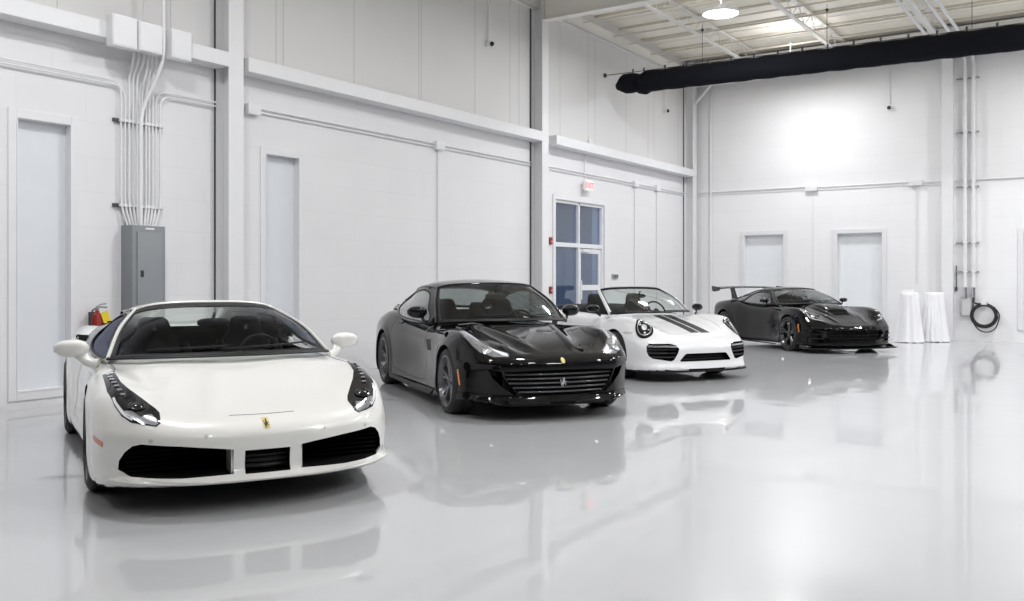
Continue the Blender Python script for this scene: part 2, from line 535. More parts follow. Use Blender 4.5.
def rim_mesh(style, R, w):
    """rim centred on the origin, axis y, outside face towards +y"""
    b = MB(); h = w/2
    b.lathe([(R+.006, h-.012), (R+.008, h-.004), (R-.004, h-.002), (R-.014, h-.02), (R-.035, h-.05), (R-.05, -h*.2), (R-.03, -h+.02), (R+.004, -h+.004)], axis='y', n=56)
    n = {'five_v': 5, 'five_twin': 5, 'ten': 10, 'star': 5}[style]
    yo = h-.03
    for i in range(n):
        a0 = 2*PI*i/n+PI/2
        def pt(r, a, y): return Vector((r*math.cos(a), y, r*math.sin(a)))
        arms = {'five_v': (-.2, .2), 'five_twin': (-.16, .16), 'ten': (0,), 'star': (-.10, .10)}[style]
        for da in arms:
            r0, r1 = .045, R-.012
            a1 = a0+da; aa = a0+da*.35
            wi, wo = {'five_v': (.021, .013), 'five_twin': (.02, .02), 'ten': (.012, .011), 'star': (.026, .02)}[style]
            rings = []
            for t in (0, .3, .65, 1.):
                r = r0+(r1-r0)*t; a = aa+(a1-aa)*t; wd = wi+(wo-wi)*t; y = yo-.03+.024*math.sin(t*PI*.6)
                c_ = pt(r, a, 0); tx = Vector((-math.sin(a), 0, math.cos(a)))
                rings.append([c_-tx*wd+Vector((0, y-.012, 0)), c_-tx*wd*.55+Vector((0, y+.004, 0)), c_+tx*wd*.55+Vector((0, y+.004, 0)), c_+tx*wd+Vector((0, y-.012, 0)), c_+tx*wd*.8+Vector((0, y-.035, 0)), c_-tx*wd*.8+Vector((0, y-.035, 0))])
            b.loft(rings)
    b.lathe([(0, yo-.01), (.03, yo-.01), (.036, yo-.016), (.07, yo-.022), (.075, yo-.05), (.07, yo-.09), (0, yo-.09)], axis='y', n=30)
    for i in range(5):
        a = 2*PI*(i+.5)/5+PI/2
        b.cyl((.052*math.cos(a), yo-.03, .052*math.sin(a)), (.052*math.cos(a), yo-.010, .052*math.sin(a)), .008, 8)
    return b

_wheel_cache = {}
def make_wheel(root, x, yc, r, w, R, style, rimmat, steer=0., hubmat=None):
    """tyre (the part) with rim, brake_disc, brake_caliper sub-parts; yc signed wheel centre"""
    key = (r, w, R, style, rimmat.name)
    h = w/2
    if key not in _wheel_cache:
        t = MB(); t.lathe([(R+.004, -h+.012), (R+.02, -h+.002), (r-.05, -h-.004), (r-.02, -h+.008), (r-.004, -h+.03), (r, -h+.06), (r-.005, -h*.34), (r-.005, -h*.30), (r, -h*.28), (r, -.008), (r-.006, -.006), (r-.006, .006), (r, .008), (r, h*.28), (r-.005, h*.30), (r-.005, h*.34), (r, h-.06), (r-.004, h-.03), (r-.02, h-.008), (r-.05, h+.004), (R+.02, h-.002), (R+.004, h-.012)], axis='y', n=64)
        d = MB(); d.lathe([(.08, -.016), (R-.07, -.016), (R-.07, .016), (.08, .016)], axis='y', n=40)
        k = MB()
        pr = [(R-.10, -.035), (R-.045, -.035), (R-.045, .04), (R-.10, .04)]
        rings = []
        for i in range(9):
            a = math.radians(150+6*i); s = 1 if 0 < i < 8 else .8
            rings.append([Vector((q*math.cos(a), y*s, q*math.sin(a))) for q, y in pr])
        k.loft(rings)
        _wheel_cache[key] = (t.mesh('wheel'), rim_mesh(style, R, w).mesh('rim'), d.mesh('brake_disc'), k.mesh('brake_caliper'))
        ms = _wheel_cache[key]
        for me, m in zip(ms, (M['rubber'], rimmat, M['disc'], M['caliper'])):
            me.materials.append(m); me.polygons.foreach_set('use_smooth', [True]*len(me.polygons)); me.set_sharp_from_angle(angle=math.radians(35))
    ms = _wheel_cache[key]
    def o(name, me, par):
        q = bpy.data.objects.new(name, me); COL.objects.link(q); q.parent = par; return q
    t = o('wheel', ms[0], root); t.location = (x, yc, r-.004)
    t.rotation_euler = (0, 0, (0 if yc > 0 else PI)+steer)
    o('rim', ms[1], t); d = o('brake_disc', ms[2], t); d.location = (0, -h*.15, 0)
    k = o('brake_caliper', ms[3], t); k.location = (0, -h*.15, 0)
    cb = MB(); cb.lathe([(0, h-.036), (.024, h-.036), (.03, h-.042)], axis='y', n=24); cb.build('centre_cap', hubmat or M['gloss_black'], t)
    return t

def make_seat(root, x, y, z0, top=1.08, mat=None, horse=False, tilt=.30, wide=.25):
    """bucket seat: backrest with built-in headrest, cushion, bolsters"""
    mat = mat or M['leather']
    b = MB(); rings = []
    H = top-z0-.1
    for t, w, d in ((0, .8, .10), (.06, .95, .13), (.25, 1.0, .13), (.45, 1.0, .12), (.62, .95, .11), (.72, .78, .10), (.80, .58, .10), (.90, .52, .10), (.97, .44, .08), (1.0, .30, .04)):
        z = z0+.1+H*t; xx = x-H*t*tilt-.08
        rings.append([Vector((xx+px, y+py, z)) for px, py in sup(0, 0, d*.5, w*wide, 24, 3)])
    b.loft(rings)
    back = b.build('seat', mat, root, 60)
    c = MB(); rings = []
    for t, w, d in ((0, .8, .05), (.08, .95, .08), (.5, 1., .09), (.9, .95, .08), (1, .85, .05)):
        rings.append([Vector((x-.08+t*.52, y+py, z0+.06+pz+.03*t)) for py, pz in sup(0, 0, w*wide, d, 20, 3)])
    c.loft(rings); c.build('seat_cushion', mat, back, 60)
    s = MB()
    for sg in (-1, 1):
        pa = [(x-.05-H*t*tilt+.05*(1-abs(t-.4)), y+sg*wide*(.98-.1*t), z0+.12+H*t) for t in (.02, .15, .3, .45, .6, .68)]
        s.tube(spl(pa, 12), [.03+.035*math.sin(PI*i/11) for i in range(12)], 10)
    s.build('side_bolster', mat, back, 60)
    if horse:
        h = MB(); zc = z0+.1+H*.86; xc = x-.08-H*.86*tilt+.052
        pts = [(y+(u-.5)*-.038, zc+(v-.5)*.055) for u, v in HORSE]
        h.prism(pts, xc, xc+.004, 'yz'); h.build('headrest_emblem', M['white_ink'], back, None)
    return back

def make_steering(root, x, y, z, r=.18, tilt=.42):
    b = MB(); n = 36; ring = []
    R = Matrix.Rotation(-tilt, 4, 'Y')
    for i in range(n+1):
        a = 2*PI*i/n; ring.append(R @ Vector((0, r*math.cos(a), r*math.sin(a)))+Vector((x, y, z)))
    b.tube(ring, .014, 10, cap=False)
    o = b.build('steering_wheel', M['leather'], root, 60)
    s = MB()
    for a in (0, PI, -PI/2):
        p = R @ Vector((0, (r-.01)*math.cos(a), (r-.01)*math.sin(a)))
        s.tube([Vector((x+.02, y, z)), Vector((x, y, z))+p], [.03, .016], 8, sy=.5)
    s.cyl(R @ Vector((.03, 0, 0))+Vector((x, y, z)), R @ Vector((-.015, 0, 0))+Vector((x, y, z)), .055, 20, r2=.045)
    s.build('steering_hub', M['gloss_black'], o, 40)
    col = MB(); col.cyl((x+.03, y, z), (x+.35, y, z-.1), .045, 14); col.build('steering_column', M['leather'], o)
    return o

def make_dash(root, x0, half, z, depth=.5):
    """padded dashboard with binnacle under the windscreen"""
    b = MB(); rings = []
    for i in range(13):
        y = -half+2*half*i/12; e = .9 if i in (0, 12) else 1
        xa = x0-.35*(abs(y)/half)**2*.5
        bump = .035*math.exp(-((y-.36)/.16)**2)
        pr = [(xa+.05, z-.07), (xa-.12, z-.02), (xa-.30, z+bump*.6), (xa-.44, z+bump-.01), (xa-.52, z-.04), (xa-.5, z-.13), (xa-.40, z-.26), (xa+.0, z-.30)]
        rings.append([Vector((px, y*1.0, z-(z-pz)*e)) for px, pz in pr])
    b.loft(rings)
    o = b.build('dashboard', M['leather'], root, 50)
    v = MB()
    for yy in (-.5, -.02, .12, .6):
        v.lathe([(.0, .0), (.03, .002), (.036, -.004), (.036, -.02)], (x0-.52-.35*(abs(yy)/half)**2*.5, yy, z-.06), 'x', 18)
    v.build('air_vent', M['gloss_black'], o)
    return o

def rear_mirror(root, x, z):
    b = MB(); rings = []
    for i in range(9):
        y = -.12+.24*i/8; s = (1-(abs(y)/.128)**4)**.5 if abs(y) < .128 else .1
        rings.append([Vector((x+px, y, z+pz)) for px, pz in sup(0, 0, .02, .034*max(.35, s), 16, 3)])
    b.loft(rings); b.tube([(x, 0, z+.02), (x+.03, 0, z+.05), (x+.05, 0, z+.075)], .012, 8)
    return b.build('interior_mirror', M['black_plastic'], root, 50)

def door_mirror(root, c, size, base, mat, side, stalk_r=.018, foot=None, shape=3., stalkmat=None, droop=0.):
    """c centre of housing (y positive), mirrored with side"""
    b = MB(); cx, cy, cz = c; dx, dy, dz = size; rings = []
    K = 13
    for i in range(K):
        t = i/(K-1); u = 2*t-1; s = max(.12, (1-abs(u)**2.6))**.5
        sx = s*(1.0-.15*t); y = side*(cy+dy/2*u)
        xx = cx-.03*t
        rings.append([Vector((xx+px, y, cz+droop*u*dz+pz)) for px, pz in sup(0, 0, dx/2*sx, dz/2*s*(1-.12*t), 20, shape)])
    b.loft(rings)
    o = b.build('door_mirror', mat, root, 50)
    g = MB(); g.prism(sup(side*cy, cz, dy*.40, dz*.36, 24, 3.2), cx-dx/2-.002, cx-dx/2+.006, 'yz'); g.build('mirror_glass', M['mirror_glass'], o, None)
    s = MB(); bx, by, bz = base
    s.tube(spl([(bx, side*by, bz), (bx*.6+cx*.4, side*(by*.6+cy*.4), bz*.7+(cz-dz*.3)*.3), (cx, side*(cy-dy*.25), cz-dz*.25)], 8), [stalk_r*1.5]+[stalk_r*1.1, stalk_r]+[stalk_r]*2+[stalk_r*1.1, stalk_r*1.3]+[stalk_r*1.6], 12, up=(1, 0, 0), sy=.55)
    s.build('mirror_stalk', stalkmat or mat, o, 50)
    return o

def make_cabin(c, root, paint, frit=.05):
    """greenhouse from curves: windscreen, roof, side panels with window openings, rear window, pillars"""
    V = Vector
    sh = c.get('cab_dx', 0.)
    if sh:
        for k in ('cowl', 'header', 'rail_f', 'rear_header', 'rail_r', 'deck', 'belt'): c[k] = [(p[0]+sh, p[1], p[2]) for p in c[k]]
        c['amid'] = (c['amid'][0]+sh, c['amid'][1], c['amid'][2]); c['dlo'] = [[(p[0]+sh, p[1]) for p in h] for h in c['dlo']]
    def full(h, n=33):  # half curve centre->corner, mirrored, from -y to +y
        pts = [V(p) for p in h]; f = mir(pts[::-1])[:-1]+pts
        return spl(f, n)
    cow = full(c['cowl']); hdr = full(c['header']); A0, A1 = cow[-1], hdr[-1]
    ap = spl([A0, c['amid'], A1], 21); am = mir(ap)
    ws = coons(cow, hdr, am, ap, c.get('ws_bulge', .02), (1, 0, .6))
    # windscreen: glass inside, black border cells
    b = MB(); nu = len(ws[0]); nv = len(ws)
    vs = [p for r in ws for p in r]; fg = []; ff = []
    for j in range(nv-1):
        for i in range(nu-1):
            f = (j*nu+i, j*nu+i+1, (j+1)*nu+i+1, (j+1)*nu+i)
            edge = i in (0, nu-2) or j < c.get('frit_low', 2) or j >= nv-1-c.get('frit_top', 1)
            (ff if edge else fg).append(f)
    b.add(vs, fg, 0); w = b.build('windscreen', [c.get('wsglass') or M['glass']], root, 80, weld=1e-5)
    for me_v in (): pass
    q = MB(); q.add(vs, ff, 0)
    fr = q.build('windscreen_border', [M['black_plastic']], root, 80, weld=1e-5)
    rm = lambda o: [bm_clean(o)]
    bm_clean(w); bm_clean(fr)
    solid(fr, .006, 0)
    # roof
    rh = full(c['rear_header']); R1 = rh[-1]
    rf = spl([A1]+[V(p) for p in c['rail_f']]+[R1], 25)
    ro = coons(hdr, rh, mir(rf), rf, c.get('roof_bulge', .02))
    b = MB(); b.grid(ro); roof = b.build('roof', [c.get('roofmat', paint), M['headliner']], root, 60); solid(roof, .022, -1); roof.modifiers['thick'].material_offset = 0
    # rear window
    dk = full(c['deck']); D1 = dk[-1]
    rr = spl([R1]+[V(p) for p in c['rail_r']]+[D1], 21)
    bk = coons(rh, dk, mir(rr), rr, c.get('back_bulge', .02))
    nvb = len(bk); sp = c.get('back_frame', (3, 3, 3))   # cells of paint at top / bottom / sides
    b = MB(); bp = MB(); vs = [p for r in bk for p in r]; fg = []; fp = []
    for j in range(nvb-1):
        for i in range(32):
            f = (j*33+i, j*33+i+1, (j+1)*33+i+1, (j+1)*33+i)
            (fp if (j < sp[0] or j >= nvb-1-sp[1] or i < sp[2] or i >= 32-sp[2]) else fg).append(f)
    b.add(vs, fg); bp.add(vs, fp)
    o = b.build('rear_window', [c.get('backglass') or M['side_glass']], root, 80, weld=1e-5); bm_clean(o)
    o = bp.build('rear_window_frame', [c.get('backmat', paint)], root, 60, weld=1e-5); bm_clean(o); solid(o, .02, -1)
    # side panels
    belt = [V(p) for p in c['belt']]
    bc = spl([A0]+belt+[D1], 45); rc = spl([A1]+[V(p) for p in c['rail_f']]+[R1]+[V(p) for p in c['rail_r']]+[D1], 45)
    for s in (1, -1):
        B_, C_, Aa = (bc, rc, ap) if s > 0 else (mir(bc), mir(rc), am)
        G = coons(B_, C_, Aa, [D1 if s > 0 else mir([D1])[0]]*21, c.get('side_bulge', .02), (0, s, .2))
        g = MB(); g.grid(G); sf = Surf(g.v, g.f)
        fm = 'y+' if s > 0 else 'y-'
        outer = [(p.x, p.z) for p in ap]+[(p.x, p.z) for p in rc[1:]]+[(p.x, p.z) for p in bc[1:-1]][::-1]
        holes = [spl(h, 40, True) for h in c['dlo']]
        o = wrap(sf, outer, holes, fm, off=0, th=.02).build('window_frame', c.get('sidemat', paint), root, 40)
        if c.get('trim', True):
            t = MB()
            for h in holes: wrap(sf, outset(h, .014), [h], fm, off=.003, th=.014, mb=t)
            t.build('window_seal', M['black_plastic'], o, 40)
        for h in holes:
            wrap(sf, outset(h, -.0), (), fm, off=-.006, th=.001, mb=None).build('side_window', c.get('sideglass') or M['side_glass'], root, 60)
        # pillar strip
        t = MB(); P = [p+V((.0, 0, -.004)) for p in Aa]
        t.tube(P, c.get('pillar_r', .026), 10, up=(0, s, .35), sy=.55)
        t.build('windscreen_pillar', c.get('pillarmat', paint), root, 50)
        t = MB(); t.tube(C_[:c.get('rail_n', 30)], .016, 8, up=(0, s, .5), sy=.7); t.build('roof_rail', c.get('railmat', paint), root, 50)
    t = MB(); t.tube(hdr, c.get('header_r', .018), 8, up=(0, 0, 1), sy=.7); t.build('roof_header', c.get('headermat', paint), root, 50)
    t = MB(); t.tube([p+V((.005, 0, .0)) for p in cow], .014, 8, up=(0, 0, 1), sy=.6); t.build('cowl_seal', M['black_plastic'], root, 50)
    # wipers on the windscreen foot
    ws_s = MB(); ws_s.grid(ws); wsurf = Surf(ws_s.v, ws_s.f)
    for (y0, y1) in c.get('wipers', ((-.05, .60), (-.55, .0))):
        t = MB(); P = []
        for i in range(12):
            y = y0+(y1-y0)*i/11; f_ = .06+.05*math.sin(i/11*PI*.5)
            k = min(nv-2, int(f_*nv)); 
            h, n = wsurf.hit((3, y, cow[16].z+.035+.02*i/11), (-1, 0, 0))
            if h is not None: P.append(h+V((.012, 0, .012)))
        if len(P) > 3: t.tube(P, .007, 6); t.build('wiper', M['black_plastic'], root)
    return dict(cowl=cow, header=hdr, ap=ap, ws=ws)

def bm_clean(o):
    bm = bmesh.new(); bm.from_mesh(o.data)
    bmesh.ops.delete(bm, geom=[v for v in bm.verts if not v.link_faces], context='VERTS')
    bm.to_mesh(o.data); bm.free()

def badge_shield(surf, root, y, z, h, mb=None, name='nose_badge', frm='x+', rim=True):
    sh = [(-.5, .45), (-.3, .5), (0, .46), (.3, .5), (.5, .45), (.48, .1), (.38, -.2), (.2, -.4), (0, -.52), (-.2, -.4), (-.38, -.2), (-.48, .1)]
    w = h*.76
    pts = spl([(y+a*w, z+b*h) for a, b in sh], 30, True)
    o = wrap(surf, pts, (), frm, off=.004, th=.006, cell=.05).build(name, M['yellow'], root, 40)
    hp = [(y-(u-.5)*w*.6, z+(v-.52)*h*.72) for u, v in HORSE]
    wrap(surf, hp, (), frm, off=.0055, th=.002, cell=.05).build('badge_horse', M['black_ink'], o, None)
    return o
# ------------------------------------------------------------------ the hall
XL, YB, XR, YF, ZD = -10.0, 23.6, 9.0, -7.0, 7.35
FF, HH, HY = 920.0, 1.41, 280.0

def wallmat(name, col, vec, bw=.81, bh=.405, off=.5, seams=None, mort=.94, bstr=.05):
    """painted block / panel wall: faint joints from a brick pattern, in metres"""
    m, N, L = nmat(name)
    o = N.new('ShaderNodeOutputMaterial'); b = N.new('ShaderNodeBsdfPrincipled'); L.new(b.outputs[0], o.inputs[0])
    b.inputs['Roughness'].default_value = .55; b.inputs['Specular IOR Level'].default_value = .35
    tc = N.new('ShaderNodeTexCoord'); sp = N.new('ShaderNodeSeparateXYZ'); L.new(tc.outputs['Object'], sp.inputs[0])
    cb = N.new('ShaderNodeCombineXYZ'); L.new(sp.outputs[vec[0]], cb.inputs[0]); L.new(sp.outputs[vec[1]], cb.inputs[1])
    br = N.new('ShaderNodeTexBrick'); L.new(cb.outputs[0], br.inputs['Vector'])
    br.offset = off; br.inputs['Scale'].default_value = 1
    br.inputs['Brick Width'].default_value = bw; br.inputs['Row Height'].default_value = bh
    br.inputs['Mortar Size'].default_value = .006; br.inputs['Mortar Smooth'].default_value = .6
    br.inputs['Color1'].default_value = (*col, 1); br.inputs['Color2'].default_value = (*[c*.99 for c in col], 1)
    br.inputs['Mortar'].default_value = (*[c*mort for c in col], 1)
    n = N.new('ShaderNodeTexNoise'); n.inputs['Scale'].default_value = 1.2; n.inputs['Detail'].default_value = 6; L.new(cb.outputs[0], n.inputs['Vector'])
    r = N.new('ShaderNodeMapRange'); r.inputs[3].default_value = .955; r.inputs[4].default_value = 1.03; L.new(n.outputs['Fac'], r.inputs[0])
    mx = N.new('ShaderNodeMix'); mx.data_type = 'RGBA'; mx.blend_type = 'MULTIPLY'; mx.inputs[0].default_value = 1
    L.new(br.outputs['Color'], mx.inputs[6]); L.new(r.outputs[0], mx.inputs[7]); L.new(mx.outputs[2], b.inputs['Base Color'])
    n2 = N.new('ShaderNodeTexNoise'); n2.inputs['Scale'].default_value = 40; L.new(cb.outputs[0], n2.inputs['Vector'])
    ad = N.new('ShaderNodeMath'); ad.operation = 'MULTIPLY_ADD'; ad.inputs[1].default_value = -1.; L.new(br.outputs['Fac'], ad.inputs[0]); 
    mm = N.new('ShaderNodeMath'); mm.operation = 'MULTIPLY'; mm.inputs[1].default_value = .35; L.new(n2.outputs['Fac'], mm.inputs[0]); L.new(mm.outputs[0], ad.inputs[2])
    bp = N.new('ShaderNodeBump'); bp.inputs['Strength'].default_value = bstr; bp.inputs['Distance'].default_value = .03
    L.new(ad.outputs[0], bp.inputs['Height']); L.new(bp.outputs[0], b.inputs['Normal'])
    return m

def floormat():
    m, N, L = nmat('grey_epoxy_floor')
    o = N.new('ShaderNodeOutputMaterial'); b = N.new('ShaderNodeBsdfPrincipled'); L.new(b.outputs[0], o.inputs[0])
    tc = N.new('ShaderNodeTexCoord')
    n = N.new('ShaderNodeTexNoise'); n.inputs['Scale'].default_value = .9; n.inputs['Detail'].default_value = 5; L.new(tc.outputs['Object'], n.inputs['Vector'])
    cr = N.new('ShaderNodeMix'); cr.data_type = 'RGBA'
    cr.inputs[6].default_value = (.48, .485, .495, 1); cr.inputs[7].default_value = (.52, .525, .535, 1); L.new(n.outputs['Fac'], cr.inputs[0])
    L.new(cr.outputs[2], b.inputs['Base Color'])
    b.inputs['Roughness'].default_value = .28; b.inputs['IOR'].default_value = 1.5; b.inputs['Specular IOR Level'].default_value = .3
    b.inputs['Coat Weight'].default_value = .8; b.inputs['Coat Roughness'].default_value = .035; b.inputs['Coat IOR'].default_value = 1.45
    n1 = N.new('ShaderNodeTexNoise'); n1.inputs['Scale'].default_value = 1.7; n1.inputs['Detail'].default_value = 2; n1.inputs['Distortion'].default_value = .5; L.new(tc.outputs['Object'], n1.inputs['Vector'])
    n2 = N.new('ShaderNodeTexNoise'); n2.inputs['Scale'].default_value = 9; n2.inputs['Detail'].default_value = 2; L.new(tc.outputs['Object'], n2.inputs['Vector'])
    mm = N.new('ShaderNodeMath'); mm.operation = 'MULTIPLY_ADD'; mm.inputs[1].default_value = .12; L.new(n2.outputs['Fac'], mm.inputs[0]); L.new(n1.outputs['Fac'], mm.inputs[2])
    bp = N.new('ShaderNodeBump'); bp.inputs['Strength'].default_value = .22; bp.inputs['Distance'].default_value = .012
    L.new(mm.outputs[0], bp.inputs['Height']); L.new(bp.outputs[0], b.inputs['Normal']); L.new(bp.outputs[0], b.inputs['Coat Normal'])
    return m

def structure(name, mb, mats, smooth=None):
    o = mb.build(name, mats, None, smooth); o['kind'] = 'structure'; return o

def build_room():
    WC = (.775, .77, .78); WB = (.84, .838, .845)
    m_left = wallmat('painted_block_wall_dim', WC, (1, 2))  # weaker light on the left wall is put into its darker colour
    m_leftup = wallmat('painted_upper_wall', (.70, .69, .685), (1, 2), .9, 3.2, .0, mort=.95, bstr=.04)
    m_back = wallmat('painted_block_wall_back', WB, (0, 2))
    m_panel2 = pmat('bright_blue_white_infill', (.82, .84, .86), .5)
    m_seam = pmat('wall_seam_paint', (.48, .47, .46), .6)
    m_paint = pmat('white_steel_paint', (.77, .77, .78), .4)
    m_trim = pmat('white_trim_paint', (.76, .76, .775), .4)
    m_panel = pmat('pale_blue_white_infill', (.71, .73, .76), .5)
    m_ceil = pmat('ceiling_deck_paint', (.90, .86, .77), .6, bump=(3, .05))
    m_cseam = pmat('deck_seam_paint', (.66, .62, .53), .7)
    m_joist = pmat('joist_paint', (.80, .785, .75), .5)
    m_grey = pmat('grey_enamel', (.235, .25, .265), .45)
    m_dark = pmat('dark_metal', (.05, .05, .055), .4)
    m_red = pmat('red_enamel', (.30, .025, .02), .35)
    m_fl = floormat()
    m_cable = pmat('white_conduit_paint', (.78, .78, .79), .35)
    # floor, ceiling, walls
    f = MB(); f.b2((XL-.3, YF-.3, -.2), (XR+.3, YB+.3, 0)); structure('floor', f, m_fl)
    c = MB(); c.b2((XL-.3, YF-.3, ZD), (XR+.3, YB+.3, ZD+.15), 0)
    x = XL+.1
    y = YF
    while y < YB:     # lapped deck seams run across the hall
        c.b2((XL, y, ZD-.045), (XR, y+.05, ZD), 1); c.b2((XL, y+.6, ZD-.02), (XR, y+.63, ZD), 0); y += 1.2
    structure('ceiling', c, [m_ceil, m_cseam])
    # left wall with two recesses and the storefront opening
    rec = [(5.268, 5.89, .19, 3.18), (8.718, 9.349, .19, 3.18)]
    DO = (16.50, 18.66, 0., 3.11)
    w = MB()
    cutsY = sorted([YF]+[a for r in rec for a in r[:2]]+[DO[0], DO[1]]+[YB])
    opens = {(r[0], r[1]): (r[2], r[3]) for r in rec}; opens[(DO[0], DO[1])] = (0, 3.11)
    for a, b in zip(cutsY, cutsY[1:]):
        if (a, b) in opens:
            z0, z1 = opens[(a, b)]
            if z0 > 0: w.b2((XL-.3, a, 0), (XL, b, z0))
            w.b2((XL-.3, a, z1), (XL, b, 4.2))
        else: w.b2((XL-.3, a, 0), (XL, b, 4.2))
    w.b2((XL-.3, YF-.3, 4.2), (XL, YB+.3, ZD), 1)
    for y in (5.726, 7.2, 8.917, 9.05, 10.488, 12.061, 12.12, 13.666, 14.817, 15.134, 16.706, 17.916, 18.238, 19.773, 20.983, 21.332, 22.821):
        w.b2((XL-.01, y-.005, 4.3), (XL+.002, y+.005, ZD-.4), 2)
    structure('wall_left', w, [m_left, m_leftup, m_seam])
    w = MB()
    drs = [(-8.46, -7.41, .19, 2.59), (-6.08, -5.0, .19, 2.57), (-2.0, -.8, .38, 2.48)]
    xs = [XL-.3]+[a for d in drs for a in d[:2]]+[XR+.3]
    for a, b in zip(xs, xs[1:]):
        d = [q for q in drs if q[0] == a]
        if d: w.b2((a, YB, 0), (b, YB+.3, d[0][2])); w.b2((a, YB, d[0][3]), (b, YB+.3, ZD))
        else: w.b2((a, YB, 0), (b, YB+.3, ZD))
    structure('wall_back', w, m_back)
    w = MB(); w.b2((XR, YF-.3, 0), (XR+.3, YB+.3, ZD)); structure('wall_right', w, pmat('darkened_right_wall', (.16, .16, .17), .7))  # unseen right and front walls coloured dark to deepen reflections in the black cars
    w = MB(); w.b2((XL-.3, YF-.3, 0), (XR+.3, YF, ZD)); structure('wall_front', w, pmat('darkened_front_wall', (.05, .05, .055), .7))
    # blocked-in door recesses with trim
    k = 1
    for (a, b, z0, z1) in rec:
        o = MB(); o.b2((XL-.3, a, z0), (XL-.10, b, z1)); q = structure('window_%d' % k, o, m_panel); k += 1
        t = MB(); tw = .09
        t.b2((XL, a-tw, z0-tw), (XL+.015, a, z1+tw), bev=.006); t.b2((XL, b, z0-tw), (XL+.015, b+tw, z1+tw), bev=.006)
        t.b2((XL, a, z1), (XL+.015, b, z1+tw), bev=.006); t.b2((XL, a, z0-tw), (XL+.015, b, z0), bev=.006)
        t.b2((XL-.10, a, z1-.012), (XL+.02, b, z1)); t.b2((XL-.10, b-.012, z0), (XL+.02, b, z1-.012)); t.b2((XL-.10, a, z0), (XL+.02, a+.012, z1-.012)); t.b2((XL-.1, a+.012, z0), (XL+.02, b-.012, z0+.015))
        t.build('window_frame', m_trim, q, None)
    k = 1
    for (a, b, z0, z1) in drs:
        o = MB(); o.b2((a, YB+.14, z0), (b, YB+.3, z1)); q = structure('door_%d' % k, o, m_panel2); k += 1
        t = MB(); tw = .10
        t.b2((a-tw, YB-.03, z0-tw), (a, YB, z1+tw), bev=.006); t.b2((b, YB-.03, z0-tw), (b+tw, YB, z1+tw), bev=.006)
        t.b2((a, YB-.03, z1), (b, YB, z1+tw), bev=.006); t.b2((a, YB-.03, z0-tw), (b, YB, z0), bev=.006)
        t.b2((a, YB-.02, z1-.012), (b, YB+.14, z1)); t.b2((a, YB-.02, z0), (a+.012, YB+.14, z1-.012)); t.b2((b-.012, YB-.02, z0), (b, YB+.14, z1-.012))
        t.build('door_frame', m_trim, q, None)
    # storefront: fixed side light, transoms and a glazed leaf
    fr = MB(); y0, y1 = DO[0], DO[1]; ym = 17.56; t = .06
    for (a, b) in ((y0, y0+t), (ym-t/2, ym+t/2), (y1-t, y1)): fr.b2((XL-.14, a, 0), (XL-.02, b, 3.11), bev=.006)
    fr.b2((XL-.14, y0+t, 3.05), (XL-.02, y1-t, 3.11)); fr.b2((XL-.135, y0+t, 2.12), (XL-.025, y1-t, 2.21)); fr.b2((XL-.14, y0+t, 0), (XL-.02, ym-t/2, .12))
    for (a, b, z0, z1) in ((y0-.10, y0, 0, 3.21), (y1, y1+.10, 0, 3.21), (y0, y1, 3.11, 3.21)): fr.b2((XL, a, z0), (XL+.025, b, z1), bev=.006)
    fr.b2((XL-.3, y0-.0, 0), (XL-.14, y0+.02, 3.11)); fr.b2((XL-.3, y1-.02, 0), (XL-.14, y1, 3.11))
    q = structure('door_4', fr, m_trim)
    gl = glassmat('storefront_glass', (.55, .62, .72), f0=.05)
    for (a, b, z0, z1) in ((y0+t, ym-t/2, 2.21, 3.05), (ym+t/2, y1-t, 2.21, 3.05), (y0+t, ym-t/2, .12, 2.12)):
        g = MB(); g.b2((XL-.09, a, z0), (XL-.08, b, z1)); g.build('pane', gl, q, None)
    lf = MB(); a, b = ym+t/2+.005, y1-t-.005
    lf.b2((XL-.11, a, .02), (XL-.05, a+.09, 2.1), bev=.004); lf.b2((XL-.11, b-.09, .02), (XL-.05, b, 2.1), bev=.004)
    for z0, z1 in ((.02, .28), (1.18, 1.30), (2.0, 2.1)): lf.b2((XL-.11, a+.09, z0), (XL-.05, b-.09, z1), bev=.004)
    lo = lf.build('door_leaf', m_trim, q, None)
    g = MB(); g.b2((XL-.085, a+.09, .28), (XL-.078, b-.09, 1.18)); g.b2((XL-.085, a+.09, 1.3), (XL-.078, b-.09, 2.0)); g.build('leaf_glass', gl, lo, None)
    g = MB(); g.b2((XL-.05, a+.03, 1.0), (XL-.01, a+.06, 1.03)); g.b2((XL-.05, a+.03, 1.35), (XL-.01, a+.06, 1.38)); g.b2((XL-.02, a+.03, .98), (XL-.0, a+.06, 1.40)); g.build('door_pull', m_cable, lo, None)
    g = MB(); g.b2((XL-.05, a+.1, 2.03), (XL+.02, a+.4, 2.09), bev=.01); g.tube([(XL+.0, a+.38, 2.06), (XL+.10, a+.5, 2.1), (XL-.02, a+.68, 2.13)], .01, 6); g.build('door_closer', m_cable, lo, None)
    # the dim blue room behind the glass
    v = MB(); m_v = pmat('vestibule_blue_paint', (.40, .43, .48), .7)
    X0 = XL-3.2
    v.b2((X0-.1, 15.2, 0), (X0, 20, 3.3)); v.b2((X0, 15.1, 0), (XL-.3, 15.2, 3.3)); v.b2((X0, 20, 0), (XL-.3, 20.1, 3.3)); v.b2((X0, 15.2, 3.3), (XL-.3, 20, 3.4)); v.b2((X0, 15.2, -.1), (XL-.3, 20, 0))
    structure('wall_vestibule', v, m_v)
    lamp = bpy.data.lights.new('vestibule_fill_light', 'AREA'); lamp.energy = 60; lamp.size = 1.2; lamp.color = (.88, .93, 1)  # unseen fill light added to brighten the room behind the glass
